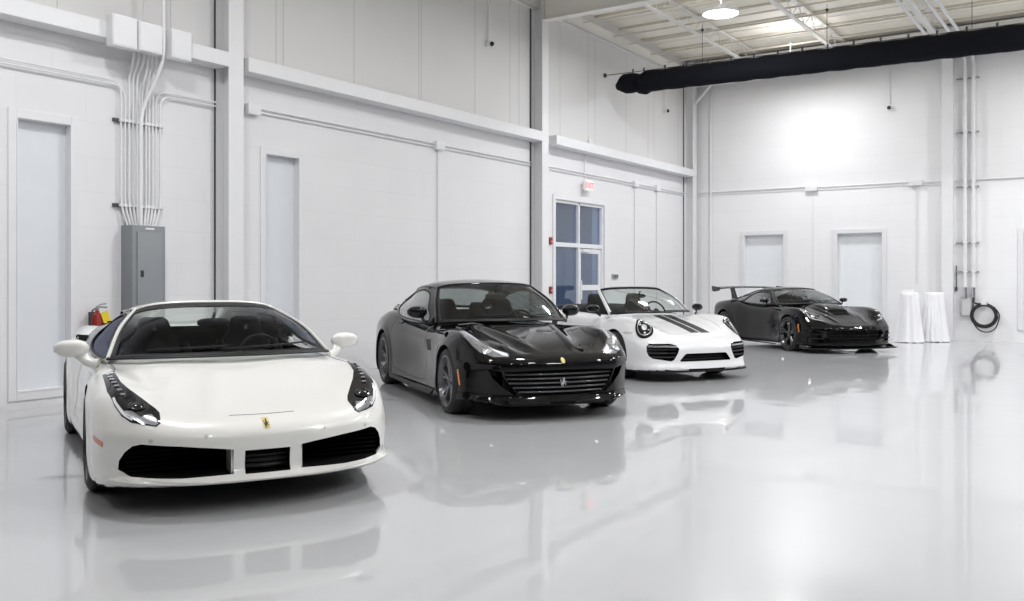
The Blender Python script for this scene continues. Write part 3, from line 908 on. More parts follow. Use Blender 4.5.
    lo = bpy.data.objects.new('vestibule_fill_light', lamp); lo.location = (XL-1.7, 17.3, 3.25); COL.objects.link(lo)
    # steel frame: columns, wall girts, rafters, joists
    n = 0
    for (y0, y1) in ((.18, .42), (7.88, 8.12), (15.57, 15.81), (23.2, 23.44)):
        c = MB(); d = .27; tf = .018
        c.b2((XL+d-tf, y0, 0), (XL+d, y1, ZD-.05)); c.b2((XL, y0, 0), (XL+tf, y1, ZD-.05)); c.b2((XL+tf, (y0+y1)/2-.008, 0), (XL+d-tf, (y0+y1)/2+.008, ZD-.05))
        c.b2((XL, y0-.04, 0), (XL+.33, y1+.04, .02))
        o = structure('trim_column_%d' % (n+1), c, m_paint); n += 1
        if n > 1:
            g = MB(); g.b2((XL, y0-(.045 if n > 2 else .022), .02), (XL+.012, y0-.004, ZD-.1)); g.build('expansion_gap', m_dark, o, None)
    c = MB(); c.b2((-3.64, YB-.26, 0), (-3.40, YB-.24, ZD-.05)); c.b2((-3.64, YB-.02, 0), (-3.40, YB, ZD-.05)); c.b2((-3.64, YB-.24, 0), (-3.40, YB-.02, ZD-.05)); structure('trim_column_5', c, m_paint)
    k = 1
    for (a, b) in ((.5, 7.878), (8.20, 15.81), (16.12, 23.44)):
        g = MB(); g.b2((XL+.005, a, 4.185), (XL+.275, b, 4.375), bev=.008); structure('trim_girt_%d' % k, g, m_paint); k += 1
    g = MB(); g.b2((XL, .5, 6.86), (XL+.12, YB, 6.98)); g.b2((XL+.1, .5, 6.86), (XL+.12, YB, 7.1)); structure('trim_eave_strut', g, m_joist)
    for i, y in enumerate((.3, 7.98, 15.69, 23.3)):
        r = MB(); r.b2((XL+.25, y-.10, 6.60), (XR, y+.10, 6.62)); r.b2((XL+.25, y-.008, 6.62), (XR, y+.008, 7.2)); r.b2((XL+.25, y-.10, 7.2), (XR, y+.10, 7.22))
        r.b2((XL+.25, y-.1, 6.6), (XL+.27, y+.1, 7.2))
        structure('trim_rafter_%d' % (i+1), r, m_joist)
    # corner brace seen below the duct
    r = MB(); r.tube([(XL+.28, 23.3, 6.15), (XL+.75, 23.3, 6.62)], .035, 6); structure('trim_knee_brace', r, m_paint)
    # open-web joists, one per line
    k = 1
    for x in (-8.05, -5.86, -3.66, -1.46, .74, 2.94, 5.1, 7.3):
        j = MB(); y0, y1 = YF+.1, YB-.05
        j.b2((x-.05, y0, 6.90), (x+.05, y1, 6.93)); j.b2((x-.05, y0, ZD-.08), (x+.05, y1, ZD-.045))
        y = y0; up = True
        while y < y1-.45:
            j.cyl((x, y, 6.93 if up else ZD-.08), (x, y+.45, ZD-.08 if up else 6.93), .011, 6); y += .45; up = not up
        structure('trim_joist_%d' % k, j, m_joist); k += 1
    # purlin lines above the joists and bridging rods
    j = MB()
    for y in (5.0, 9.7, 12.4, 14.2, 16.6, 17.5, 18.9, 19.7, 20.9, 21.9, 22.9):
        j.b2((XL+.1, y-.02, 7.0), (XR, y+.02, 7.03))
    structure('trim_bridging', j, m_cseam)
    # ----------------------------------------------------------------- lamps
    m_em, N, L = nmat('lamp_lens'); o = N.new('ShaderNodeOutputMaterial'); e = N.new('ShaderNodeEmission'); e.inputs[0].default_value = (1, .985, .96, 1); e.inputs[1].default_value = 8; L.new(e.outputs[0], o.inputs[0])
    m_h = pmat('lamp_housing_white', (.75, .75, .75), .4)
    lampdata = bpy.data.lights.new('high_bay', 'AREA'); lampdata.shape = 'DISK'; lampdata.size = .62; lampdata.energy = LAMP_W; lampdata.color = (.955, .97, 1.0)
    upl = bpy.data.lights.new('ceiling_fill_light', 'AREA'); upl.shape = 'DISK'; upl.size = .62; upl.energy = LAMP_W*.08; upl.color = (.98, .98, 1)  # upward fill added over every lamp to brighten the ceiling
    first = None
    spots = [(-6.55, 21.35), (-6.33, 16.4)]+[(-5.1, 9.2), (-6.45, 4.2)]+[(-.2, 20.8)]+[(.7, y) for y in (16.4, 10.9, 5.4, 0)]+[(5.0, y) for y in (21.8, 16.4, 10.9, 5.4, 0)]+[(-6.45, 0)]
    for i, (x, y) in enumerate(spots):
        near = 'behind the black fabric duct' if i == 0 else 'in front of the black fabric duct'
        if first is None:
            r = empty('high_bay_lamp', (x, y, 6.38), 0, '', 'lamp')
            b = MB(); b.lathe([(0, .16), (.09, .16), (.11, .06), (.34, .03), (.355, -.01), (.335, -.02), (.32, .0), (0, .0)], n=40); b.build('housing', m_h, r)
            b = MB(); b.lathe([(0, -.012), (.31, -.012), (.318, -.004), (0, -.002)], n=40); b.build('lens', m_em, r, None)
            b = MB(); b.cyl((0, 0, .16), (0, 0, .55), .012, 8); b.build('hanger_rod', m_h, r)
            first = r
        else:
            r = copy_tree(first); r.location = (x, y, 6.38)
        r['label'] = 'round white high bay ceiling lamp hanging '+near
        if i > 1: r['label'] = 'round white high bay ceiling lamp elsewhere over the hall'; r['group'] = 'high bay lamps elsewhere over the hall'
        ld = lampdata
        if i == 0: ld = lampdata.copy(); ld.energy = LAMP_W*.78
        if y == 0: ld = lampdata.copy(); ld.energy = LAMP_W*.4
        l = bpy.data.objects.new('high_bay_light', ld); l.location = (x, y, 6.355); COL.objects.link(l)
        u = bpy.data.objects.new('ceiling_fill_light', upl); u.location = (x, y, 6.57); u.rotation_euler = (PI, 0, 0); COL.objects.link(u)
    # ----------------------------------------------------------------- duct
    m_duct = pmat('black_duct_fabric', (.006, .0065, .010), .9, spec=.15, bump=(7, .6))
    yd = 18.67
    def dz(x): return 5.84-.0129*(x+9.67)
    r = empty('fabric_duct', (-9.3, yd, 5.84), 0, 'long black fabric air duct hung from a cable across the hall', 'duct')
    b = MB(); path = []; rad = []
    x = -8.95
    while x < 8.6:
        path.append((x+9.3, 0, dz(x)-5.84)); ph = (x+8.95) % .5
        rad.append(.225+.010*math.sin(ph/.5*PI)+.004*math.sin(x*9)); x += .06
    b.tube(path, rad, 28); b.build('duct_sleeve', m_duct, r, 80)
    b = MB(); ec = [(-9.69, .02, -.05), (-9.67, .07, -.05), (-9.52, .19, -.02), (-9.46, .22, 0), (-9.30, .225, 0), (-9.16, .205, 0), (-9.12, .19, 0), (-9.09, .19, 0), (-9.05, .235, -.03), (-8.98, .25, -.04), (-8.93, .235, -.02)]
    b.tube([(x+9.3, 0, dz(x)-5.84+dzz) for x, _, dzz in ec], [q for _, q, _ in ec], 24); b.build('duct_end_cap', m_duct, r, 60)
    b = MB(); b.cyl((-9.97+9.3, 0, .25), (8.9+9.3, 0, dz(8.9)-5.84+.25), .008, 6); b.build('support_cable', m_dark, r)
    b = MB(); b.box((-9.97+9.3, 0, .25), (.05, .06, .09), bev=.01); b.build('wall_anchor', m_dark, r)
    hx = [-9.267, -8.996, -8.488]+[-8.488+.5*i for i in range(1, 34)]
    for x in hx[:24]:
        b = MB(); b.cyl((x+9.3, 0, dz(x)-5.84+.2), (x+9.3, 0, dz(x)-5.84+.30), .018, 8); b.tube([(x+9.3+.018*math.cos(a), 0, dz(x)-5.84+.29+.025*math.sin(a)) for a in [i*PI/4 for i in range(9)]], .007, 6); b.build('duct_hook', m_dark, r)
    # cable hangers from the joists
    for i, x in enumerate((-7.62, -5.0, -2.4)):
        b = MB(); b.cyl((x, yd, 6.11-.013*(x+9.67)), (x, yd, 6.9), .006, 6); b.cyl((x, yd, 6.75), (x, yd, 6.80), .03, 8)
        tag(b.build('cable_hanger', m_dark), 'thin dark wire holding up the duct cable, %s' % ['nearest the duct end', 'above the middle of the back wall', 'furthest from the left wall'][i], 'hanger')
    return dict(trimless=None, paint=m_paint, trim=m_trim, cable=m_cable, grey=m_grey, dark=m_dark, red=m_red)

def elbow(pts, r=.12, n=6):
    """polyline with rounded corners"""
    P = [Vector(p) for p in pts]; out = [P[0]]
    for i in range(1, len(P)-1):
        a = (P[i-1]-P[i]); b = (P[i+1]-P[i]); q = min(r, a.length*.45, b.length*.45)
        A = P[i]+a.normalized()*q; B = P[i]+b.normalized()*q
        for k in range(n+1):
            t = k/n; out.append(A*(1-t)**2+P[i]*2*t*(1-t)+B*t*t)
    out.append(P[-1]); return out

def build_fittings(mm):
    cb, dk, gr, rd, pt = mm['cable'], mm['dark'], mm['grey'], mm['red'], mm['paint']
    # electrical panel
    r = empty('electrical_panel', (XL, 6.74, 1.40), 0, 'tall grey electrical panel on the left wall below the conduits', 'electrical panel')
    b = MB(); b.b2((0, -.225, -.68), (.225, .222, .66), bev=.008); b.build('cabinet_box', gr, r)
    b = MB(); b.b2((.225, -.165, -.6), (.24, .17, .58), bev=.005); d = b.build('panel_door', pmat('grey_door_enamel', (.265, .28, .295), .4), r)
    b = MB(); b.b2((.24, -.125, .045), (.248, -.085, .125), bev=.004); b.cyl((.248, -.105, .1), (.262, -.105, .1), .012, 10); b.build('door_latch', dk, d)
    b = MB(); b.b2((.2255, -.05, .615), (.228, .07, .635)); b.build('name_plate', pt, r)
    # vertical conduits feeding it
    ys = (6.482, 6.535, 6.588, 6.641, 6.694, 6.762, 6.817, 6.858, 6.907, 6.955, 7.012)
    xc = XL+.05
    for i, y in enumerate(ys):
        yb = 6.55+(i)*.037
        if i < 2: path = [(xc, 1.5+i, 3.77-.05*i), (xc, y, 3.77-.05*i), (xc, y, 2.3), (XL+.08, yb, 2.06)]
        elif i < 5: path = [(XL+.2, 6.55+.07*(i-2), 4.2), (XL+.2, 6.55+.07*(i-2), 4.05), (xc, y, 3.85), (xc, y, 2.3), (XL+.08, yb, 2.06)]
        elif i < 9: path = [(XL+.2, 6.66+.055*(i-5)+.08, 4.2), (XL+.2, 6.74+.055*(i-5), 4.0), (xc, y, 3.7), (xc, y, 2.3), (XL+.08, yb, 2.06)]
        else: path = [(xc, 7.86, 3.74-.05*(i-9)), (xc, y, 3.74-.05*(i-9)), (xc, y, 2.3), (XL+.08, yb, 2.06)]
        b = MB(); b.tube(elbow(path, .16 if i in (0, 1, 9, 10) else .1), .0125 if i in (0, 1, 9, 10) else .0145, 8)
        lab = {0: 'white conduit, leftmost above the panel, bending away left along the wall', 1: 'white conduit bending left along the wall, just inside the outermost one',
               9: 'white conduit second from the right above the panel, bending right to the column', 10: 'white conduit, rightmost above the panel, bending right to the column'}.get(i, 'white vertical conduit dropping straight down into the grey electrical panel')
        o = tag(b.build('conduit', cb, None, 60), lab, 'conduit', 'conduits above the electrical panel')
    b = MB(); b.tube(spl([(XL+.33, 6.86, 7.0), (XL+.33, 6.86, 4.6), (XL+.33, 6.86, 4.15), (XL+.26, 6.84, 3.9), (XL+.13, 6.73, 3.5), (XL+.15, 6.68, 3.25), (XL+.15, 6.675, 2.6), (XL+.16, 6.67, 2.06)], 40), .024, 10)
    tag(b.build('conduit', cb, None, 60), 'thick white riser pipe passing in front of the junction boxes', 'conduit')
    for i, z in enumerate((3.31, 2.3)):
        b = MB(); b.b2((XL+.0, 6.40, z-.02), (XL+.035, 7.06, z+.02)); o = b.build('conduit_strut', dk)
        tag(o, ['upper', 'lower'][i]+' strut rail clamping the vertical conduits to the wall', 'bracket')
        for y in ys[:11]:
            c = MB(); c.b2((XL+.03, y-.022, z-.018), (XL+.072, y+.022, z+.018), bev=.006); c.build('clamp', cb, o)
    for i, (a, b_, z0, z1, x1) in enumerate(((6.15, 6.46, 4.09, 4.45, .40), (6.49, 6.80, 4.10, 4.44, .40), (6.93, 7.21, 4.10, 4.45, .40))):
        b = MB(); b.b2((XL+.275, a, z0), (XL+x1, b_, z1), bev=.006); o = b.build('junction_box', pt)
        tag(o, ['white junction box above the panel, furthest left of the three', 'middle white junction box above the panel', 'white junction box above the panel, nearest the column'][i], 'junction box')
        b = MB(); b.b2((XL+x1, a+.015, z0+.015), (XL+x1+.006, b_-.015, z1-.015)); b.build('box_cover', mm['trim'], o, None)
    # thin wires hanging at the top (above the middle box)
    b = MB()
    b.tube([(XL+.3, 6.55, 7.0), (XL+.3, 6.62, 4.9), (XL+.3, 6.60, 4.45)], .004, 5); tag(b.build('hanger_wire', pmat('galvanised_wire', (.4, .4, .4), .4, metal=.6)), 'thin wires rising from the middle junction box to the roof', 'wire')
    # horizontal conduit runs along the left wall
    run = 0
    for (a, b_, names) in ((8.62, 12.44, 'from the column to the first drop box'), (12.66, 15.5, 'from the first drop box to the second column'), (15.85, 20.09, 'above the glazed door'), (20.31, 21.34, 'between the two far drop boxes'), (21.56, 23.18, 'from the far drop box to the corner column')):
        for k, z in enumerate((3.775, 3.72)):
            b = MB(); b.cyl((XL+.03, a, z-.0015*(a-8)), (XL+.03, b_, z-.0015*(b_-8)), .012, 8)
            tag(b.build('wall_conduit', cb), ['upper', 'lower'][k]+' white conduit on the left wall '+names, 'conduit')
    for i, (y, lab) in enumerate(((8.47, 'white box on the conduits beside the near column'), (12.55, 'white drop box on the left wall above the black coupe'), (20.2, 'white drop box right of the exit sign'), (21.45, 'white drop box nearest the far corner of the left wall'))):
        b = MB(); b.b2((XL, y-.11, 3.67), (XL+.09, y+.11, 3.81), bev=.008); o = tag(b.build('drop_box', pt), lab, 'junction box')
        if i:
            b = MB(); b.cyl((XL+.02, y+.0, 0.3), (XL+.02, y+.0, 3.67), .012, 8); b.build('drop_conduit', cb, o)
    # exit sign
    r = empty('exit_sign', (XL+.12, 17.72, 3.48), 0, 'white exit sign with red letters over the glazed door', 'exit sign')
    b = MB(); b.b2((-.03, -.17, -.11), (.03, .17, .12), bev=.012); b.build('sign_body', pmat('sign_white', (.85, .84, .84), .4, emis=(1, .75, .75), estr=.12), r)
    b = MB(); b.b2((-.12, -.05, .02), (-.03, .05, .10)); b.cyl((-.09, -.0, .1), (-.09, 0, 1.0), .012, 8); b.build('mounting_bracket', cb, r)
    cu = bpy.data.curves.new('lettering', 'FONT'); cu.body = 'EXIT'; cu.size = .17; cu.extrude = .002; cu.align_x = 'CENTER'; cu.align_y = 'CENTER'; cu.offset = .004
    o = bpy.data.objects.new('lettering', cu); COL.objects.link(o); o.parent = r; o.rotation_euler = (PI/2, 0, PI/2); o.location = (.033, 0, 0)
    cu.materials.append(pmat('exit_red', (.9, .08, .1), .4, emis=(1, .3, .35), estr=.8)); bpy.context.view_layer.update()
    me = bpy.data.meshes.new_from_object(o.evaluated_get(bpy.context.evaluated_depsgraph_get())); q = bpy.data.objects.new('sign_lettering', me); COL.objects.link(q); q.parent = r; q.rotation_euler = o.rotation_euler; q.location = o.location; bpy.data.objects.remove(o)
    # alarm pulls, sensor
    for i, (z, lab) in enumerate(((2.22, 'upper small red alarm device beside the glazed door'), (1.2, 'lower small red alarm pull beside the glazed door'))):
        b = MB(); b.b2((XL, 16.25, z-.075), (XL+.045, 16.34, z+.075), bev=.01); o = tag(b.build('alarm_pull', rd), lab, 'fire alarm')
        b = MB(); b.b2((XL+.045, 16.275, z-.02), (XL+.055, 16.315, z+.0)); b.build('pull_handle', pt, o)
    b = MB(); b.b2((XL, 19.03, 1.44), (XL+.03, 19.33, 1.55), bev=.006); o = tag(b.build('wall_switch', pmat('switch_plate', (.45, .45, .46), .35, metal=.6)), 'small metal switch plate right of the glazed door', 'switch')
    for k in range(3):
        b = MB(); b.b2((XL+.03, 19.08+.08*k, 1.465), (XL+.036, 19.12+.08*k, 1.525)); b.build('rocker', dk, o)
    b = MB(); b.b2((XL, 8.32, 1.12), (XL+.02, 8.46, 1.28), bev=.004); tag(b.build('wall_outlet', pt), 'white socket plate on the wall between column and recess', 'socket')
    # dome sensors on drop pipes
    for i, (p, top, ax, lab) in enumerate((((XL+.03, 14.05, 5.82), 6.9, 'y', 'small black camera on a thin pipe high on the left wall before the second column'),
                              ((XL+.03, 21.93, 5.77), 6.9, 'y', 'small black camera on a thin pipe high on the left wall near the corner'),
                              ((-4.83, YB-.03, 5.57), 7.0, 'x', 'small black camera on a thin pipe high on the back wall'))):
        r = empty('wall_camera', p, 0 if ax == 'y' else -PI/2, lab, 'security camera')
        b = MB(); b.cyl((.0, 0, .05), (.0, 0, top-p[2]), .011, 8); b.build('drop_pipe', cb, r)
        b = MB(); b.b2((-.03, -.05, -.05), (.03, .05, .06), bev=.01); b.cyl((.03, 0, 0), (.07, 0, -.01), .05, 16); b.build('camera_base', pt, r)
        b = MB(); b.lathe([(.045, .07), (.044, .09), (.033, .11), (.012, .122), (0, .124)], axis='x', n=20); b.build('camera_dome', M['gloss_black'], r)
    # small sprinkler stub on the girt and one below it
    for p, lab in (((XL+.2, 17.6, 4.40), 'tiny bracket standing on the far girt'), ((XL+.03, 15.98, 3.86), 'tiny white knob on the wall right of the second column')):
        b = MB(); b.box((p[0], p[1], p[2]+.03), (.06, .08, .06), bev=.01); b.cyl((p[0], p[1], p[2]+.06), (p[0], p[1], p[2]+.14), .014, 8); tag(b.build('small_bracket', cb), lab, 'bracket')
    # fire extinguisher
    r = empty('fire_extinguisher', (XL+.13, 6.13, .60), 0, 'red fire extinguisher with a yellow tag hung on the left wall', 'fire extinguisher')
    b = MB(); b.lathe([(0, 0), (.06, 0), (.072, .02), (.073, .36), (.06, .41), (.025, .435), (.022, .46), (0, .46)], n=28); b.build('cylinder_body', rd, r)
    b = MB(); b.cyl((0, 0, .455), (0, 0, .49), .02, 12); b.tube([(0, -.02, .485), (0, .05, .50), (0, .12, .49)], .010, 8); b.tube([(0, -.01, .50), (0, .05, .53), (0, .11, .535)], .008, 8); b.build('valve_handle', gr, r)
    b = MB(); b.tube(spl([(0, -.02, .48), (.02, -.07, .46), (.02, -.09, .35), (.02, -.085, .15)], 14), .009, 8); b.build('hose', dk, r)
    b = MB(); R = Matrix.Rotation(.35, 4, 'X'); b.box((.082, .055, .38), (.004, .09, .14), R=R); b.build('inspection_tag', M['yellow'], r, None)
    b = MB(); b.b2((-.13, -.03, .2), (-.072, .03, .44)); b.build('wall_hook', dk, r)
    # ----------------------------------------------------------------- back wall
    for (a, b_, lab, z) in ((-9.72, -6.84, 'white conduit on the back wall from the corner to the first drop box', 3.775), (-6.54, -4.42, 'white conduit on the back wall between the two drop boxes', 3.755), (-4.06, -3.7, 'short white conduit between drop box and back wall column', 3.735)):
        b = MB(); b.cyl((a, YB-.03, z), (b_, YB-.03, z), .014, 8); b.cyl((a, YB-.028, z-.06), (b_, YB-.028, z-.06), .009, 8); tag(b.build('wall_conduit', cb), lab, 'conduit')
    b = MB(); b.cyl((-3.39, YB-.03, 3.73), (1.5, YB-.03, 3.72), .016, 8); tag(b.build('wall_conduit', cb), 'white conduit on the back wall right of the column', 'conduit')
    for i, x in enumerate((-6.69, -4.24)):
        b = MB(); b.b2((x-.15, YB-.10, 3.66), (x+.15, YB, 3.80), bev=.008); o = tag(b.build('drop_box', pt), ['white drop box on the back wall above the black winged car', 'white drop box on the back wall above the draped tables'][i], 'junction box')
        b = MB(); b.cyl((x+.03, YB-.02, .3 if i == 0 else 1.35), (x+.03, YB-.02, 3.66), .012 if i else .006, 8); b.build('drop_conduit', cb, o)
    b = MB(); b.cyl((-9.38, YB-.04, .0), (-9.38, YB-.04, 6.6), .022, 10); b.box((-9.38, YB-.04, 1.95), (.07, .06, .10), bev=.01); tag(b.build('corner_pipe', cb), 'white vertical pipe on the back wall beside the corner', 'pipe')
    r1 = []
    for i, x in enumerate((-3.16, -2.985)):
        b = MB(); yy = YB-.12
        path = [(x-.12-.0*i, 15.0, 6.84), (x-.12, yy-.25, 6.84), (x, yy, 6.52), (x, yy, 1.22)]
        b.tube(elbow(path, .22), .036, 12); o = tag(b.build('riser_pipe', cb, None, 60), ['white riser pipe nearer the back wall column', 'white riser pipe further from the back wall column'][i], 'pipe')
        r1.append(o); b = MB(); b.cyl((x, yy, 1.0), (x, yy, 1.24), .05, 14); b.build('pipe_coupling', M['silver'], o)
    for i, x in enumerate((-3.75, -3.55)):
        b = MB(); b.cyl((x, 13.0, 6.84), (x, YB-.1, 6.84), .034, 10); tag(b.build('ceiling_pipe', cb), ['white pipe under the roof, furthest from the risers', 'white pipe under the roof next to the risers'][i], 'pipe')
    for i, z in enumerate((6.08, 4.83, 3.57, 2.27, 1.60)):
        b = MB(); b.b2((-3.36, YB-.06, z-.012), (-2.88, YB-.0, z+.012)); o = tag(b.build('pipe_strut', pmat('strut_grey', (.30, .30, .31), .5)), ['topmost', 'second', 'third', 'fourth', 'lowest'][i]+' grey strut holding the risers to the back wall', 'bracket')
        for x, rp in zip((-3.16, -2.985), r1):
            c = MB(); c.b2((x-.05, YB-.16, z-.015), (x+.05, YB-.155, z+.015)); c.b2((x-.05, YB-.16, z-.015), (x-.044, YB-.06, z+.015)); c.b2((x+.044, YB-.16, z-.015), (x+.05, YB-.06, z+.015)); c.build('pipe_clamp', cb, rp)
    # power box and coiled cable
    r = empty('power_box', (-3.12, YB, .80), 0, 'grey metal power box under the riser pipes', 'electrical box')
    b = MB(); b.b2((-.14, -.12, -.24), (.10, 0, .22), bev=.008); b.build('box_body', pmat('galvanised_box', (.45, .45, .46), .4, metal=.5), r)
    b = MB(); b.b2((-.11, -.132, -.2), (.07, -.12, .18)); b.build('box_door', pmat('box_door_grey', (.55, .55, .56), .4), r, None)
    r = empty('hose_reel', (-2.77, YB-.1, .60), 0, 'black cable coiled on a round hanger on the back wall', 'coiled hose')
    b = MB(); ring = []
    for i in range(7*36+1):
        a = 2*PI*i/36; k = i/36; rr = .225+.011*math.sin(k*2.1)+.006*k
        ring.append((rr*math.cos(a), -.02-.012*math.sin(k*3), rr*math.sin(a)))
    b.tube(ring, .020, 7); b.build('coil', M['rubber'], r, 60)
    b = MB(); b.tube(spl([(-.22, -.02, .26), (-.245, -.03, .1), (-.24, -.03, -.1), (-.12, -.03, -.32), (.06, -.03, -.38), (.22, -.03, -.30), (.30, -.03, -.1), (.30, -.03, .05), (.20, -.03, .2)], 50), .014, 7); b.build('loose_loop', M['rubber'], r, 60)
    b = MB(); b.tube(spl([(-.24, .0, .30), (-.16, -.02, .27), (0, -.02, .26)], 10), .02, 7); b.build('cable_lead', M['rubber'], r, 60)
    b = MB(); b.b2((-.06, -.05, .24), (.06, .08, .33), bev=.01); b.cyl((0, .06, .28), (0, -.08, .28), .03, 12); b.build('coil_hanger', pt, r)
    b = MB(); b.b2((-.24, .0, .30), (-.20, .06, .45)); b.build('strain_relief', dk, r)
    b = MB(); b.cyl((-3.36, YB-.02, 1.2), (-3.36, YB-.02, 1.75), .01, 6); b.box((-3.36, YB-.03, 1.2), (.05, .05, .09), bev=.01); tag(b.build('pull_cord', dk), 'thin dark cord with a small weight beside the back wall column', 'cord')
    # ----------------------------------------------------------------- draped tables
    m_cl = pmat('white_tablecloth', (.86, .86, .88), .75, bump=(14, .08))
    for i, (x, y, seed, lab) in enumerate(((-4.15, 22.35, 3, 'tall round table under a floor-length white cloth, nearer the black winged car'), (-3.72, 22.9, 9, 'tall round table under a floor-length white cloth, beside the back wall column'))):
        r = empty('cocktail_table', (x, y, 0), 0, lab, 'table')
        b = MB(); b.lathe([(0, 1.09), (.17, 1.09), (.178, 1.10), (.178, 1.115), (.17, 1.12), (0, 1.12)], n=40); b.build('tabletop', pt, r)
        b = MB(); b.cyl((0, 0, .03), (0, 0, 1.09), .04, 14); b.build('pedestal', dk, r)
        b = MB(); b.lathe([(0, 0), (.17, 0), (.18, .015), (.06, .04), (0, .04)], n=30); b.build('table_base', dk, r)
        rnd = random.Random(seed); A = [(rnd.uniform(.4, 1), rnd.uniform(0, 6.28), kk) for kk in (5, 8, 11, 15)]
        n = 96; rings = []
        for z, br, amp in ((1.127, .0, 0), (1.127, .22, 0), (1.126, .29, 0), (1.115, .306, .002), (1.05, .315, .012), (.9, .325, .028), (.7, .35, .045), (.45, .395, .062), (.2, .445, .075), (.05, .485, .082), (.012, .505, .085)):
            ring = []
            for k in range(n):
                a = 2*PI*k/n; w = sum(q*math.sin(kk*a+p+ .5*z) for q, p, kk in A)/2.2
                rr = (br+amp*w)*.63; ring.append(Vector((rr*math.cos(a), rr*math.sin(a), z+(.01*w if z < .03 else 0))))
            rings.append(ring)
        c = MB(); c.loft(rings, cap=False); o = c.build('tablecloth', m_cl, None, 80, weld=1e-4); o.location = (x, y, 0)
        tag(o, ['white cloth draped to the floor over the table nearer the black winged car', 'white cloth draped to the floor over the table beside the back wall column'][i], 'tablecloth', 'white cloths on the cocktail tables')
    b = MB(); b.b2((-.13, -.1, 1.13), (.09, .08, 1.185), bev=.01); o = b.build('folded_cloth', m_cl); o.location = (-4.15, 22.35, 0); tag(o, 'small folded white cloth lying on the left draped table', 'cloth')

def build_camera():
    cam = bpy.data.cameras.new('camera'); o = bpy.data.objects.new('camera', cam); COL.objects.link(o)
    cam.sensor_width = 36; cam.sensor_fit = 'HORIZONTAL'; cam.lens = FF/1024*36
    cam.shift_y = -(300.5-HY)/1024
    o.location = (0, 0, HH); o.rotation_euler = (PI/2, 0, math.atan(618/FF)); cam.clip_end = 200
    SC.camera = o
    SC.view_settings.view_transform = 'Standard'; SC.view_settings.look = 'None'; SC.view_settings.gamma = 1; SC.view_settings.use_curve_mapping = False
    SC.view_settings.exposure = EXPOSURE
    w = bpy.data.worlds.new('world'); SC.world = w; w.use_nodes = True
    w.node_tree.nodes['Background'].inputs[0].default_value = (.6, .7, .85, 1); w.node_tree.nodes['Background'].inputs[1].default_value = .3
    try:
        SC.cycles.max_bounces = 10; SC.cycles.diffuse_bounces = 6; SC.cycles.glossy_bounces = 6; SC.cycles.transparent_max_bounces = 16; SC.cycles.sample_clamp_indirect = 6
        SC.cycles.use_denoising = True
    except Exception: pass
# ------------------------------------------------------------------ white mid-engined car in front
def fit_interior(root, c, seats_x, seat_z, y, top, dash_x, dash_half, dash_z, wheel, mirror=None, horse=False, tilt=.30, bulk=None, wide=.25):
    b = MB(); cp = c['cockpit']; outl = spl(cp+[(x, -yy) for x, yy in cp[::-1]], 40, True)
    b.prism(outset(outl, -.012), .302, .33, 'xy'); b.build('cabin_floor', M['headliner'], root, None)
    for s in (-1, 1): make_seat(root, seats_x, s*y, seat_z, top, M['leather'], horse, tilt, wide)
    make_dash(root, dash_x, dash_half, dash_z)
    make_steering(root, *wheel)
    b = MB(); b.box((dash_x-.75, 0, .45), (.9, .2, .22), bev=.03); b.box((dash_x-.55, 0, .58), (.3, .16, .06), bev=.02); b.build('centre_console', M['leather'], root)
    if mirror: rear_mirror(root, *mirror)
    if bulk:
        x, h, hw = bulk
        b = MB(); b.box((x, 0, (h+.3)/2), (.05, hw*2, h-.3), bev=.02); b.build('rear_bulkhead', M['headliner'], root)

def headlamp_pocket(root, surf, pts, mats=None, off=.002):
    return wrap3(surf, pts, off=off, th=.012, cell=.018).build('headlamp', mats or M['gloss_black'], root, 40)

def on(surf, x, y, top=3.):
    """height of the body under (x, y)"""
    h, n = surf.hit((x, y, top), (0, 0, -1)); return h, n

def lamp_ball(surf, root, x, y, r, mat, lens=True, frm=(1, 0, .6), name='projector_lens'):
    d = Vector((frm[0], math.copysign(.25, y), frm[2])).normalized()
    h, n = surf.hit(Vector((x, y, on(surf, x, y)[0].z))+d*.5, -d)
    if h is None: h, n = on(surf, x, y)
    u = n.orthogonal().normalized(); w = n.cross(u)
    b = MB(); rings = []
    for rr, o in ((r*1.0, .004), (r*.98, .010), (r*.80, .013), (r*.76, .008), (r*.70, .010), (r*.45, .018), (r*.15, .021)):
        rings.append([h+n*o+u*math.cos(a)*rr+w*math.sin(a)*rr for a in [2*PI*i/24 for i in range(24)]])
    b.loft(rings); return b.build(name, mat, root, 30)

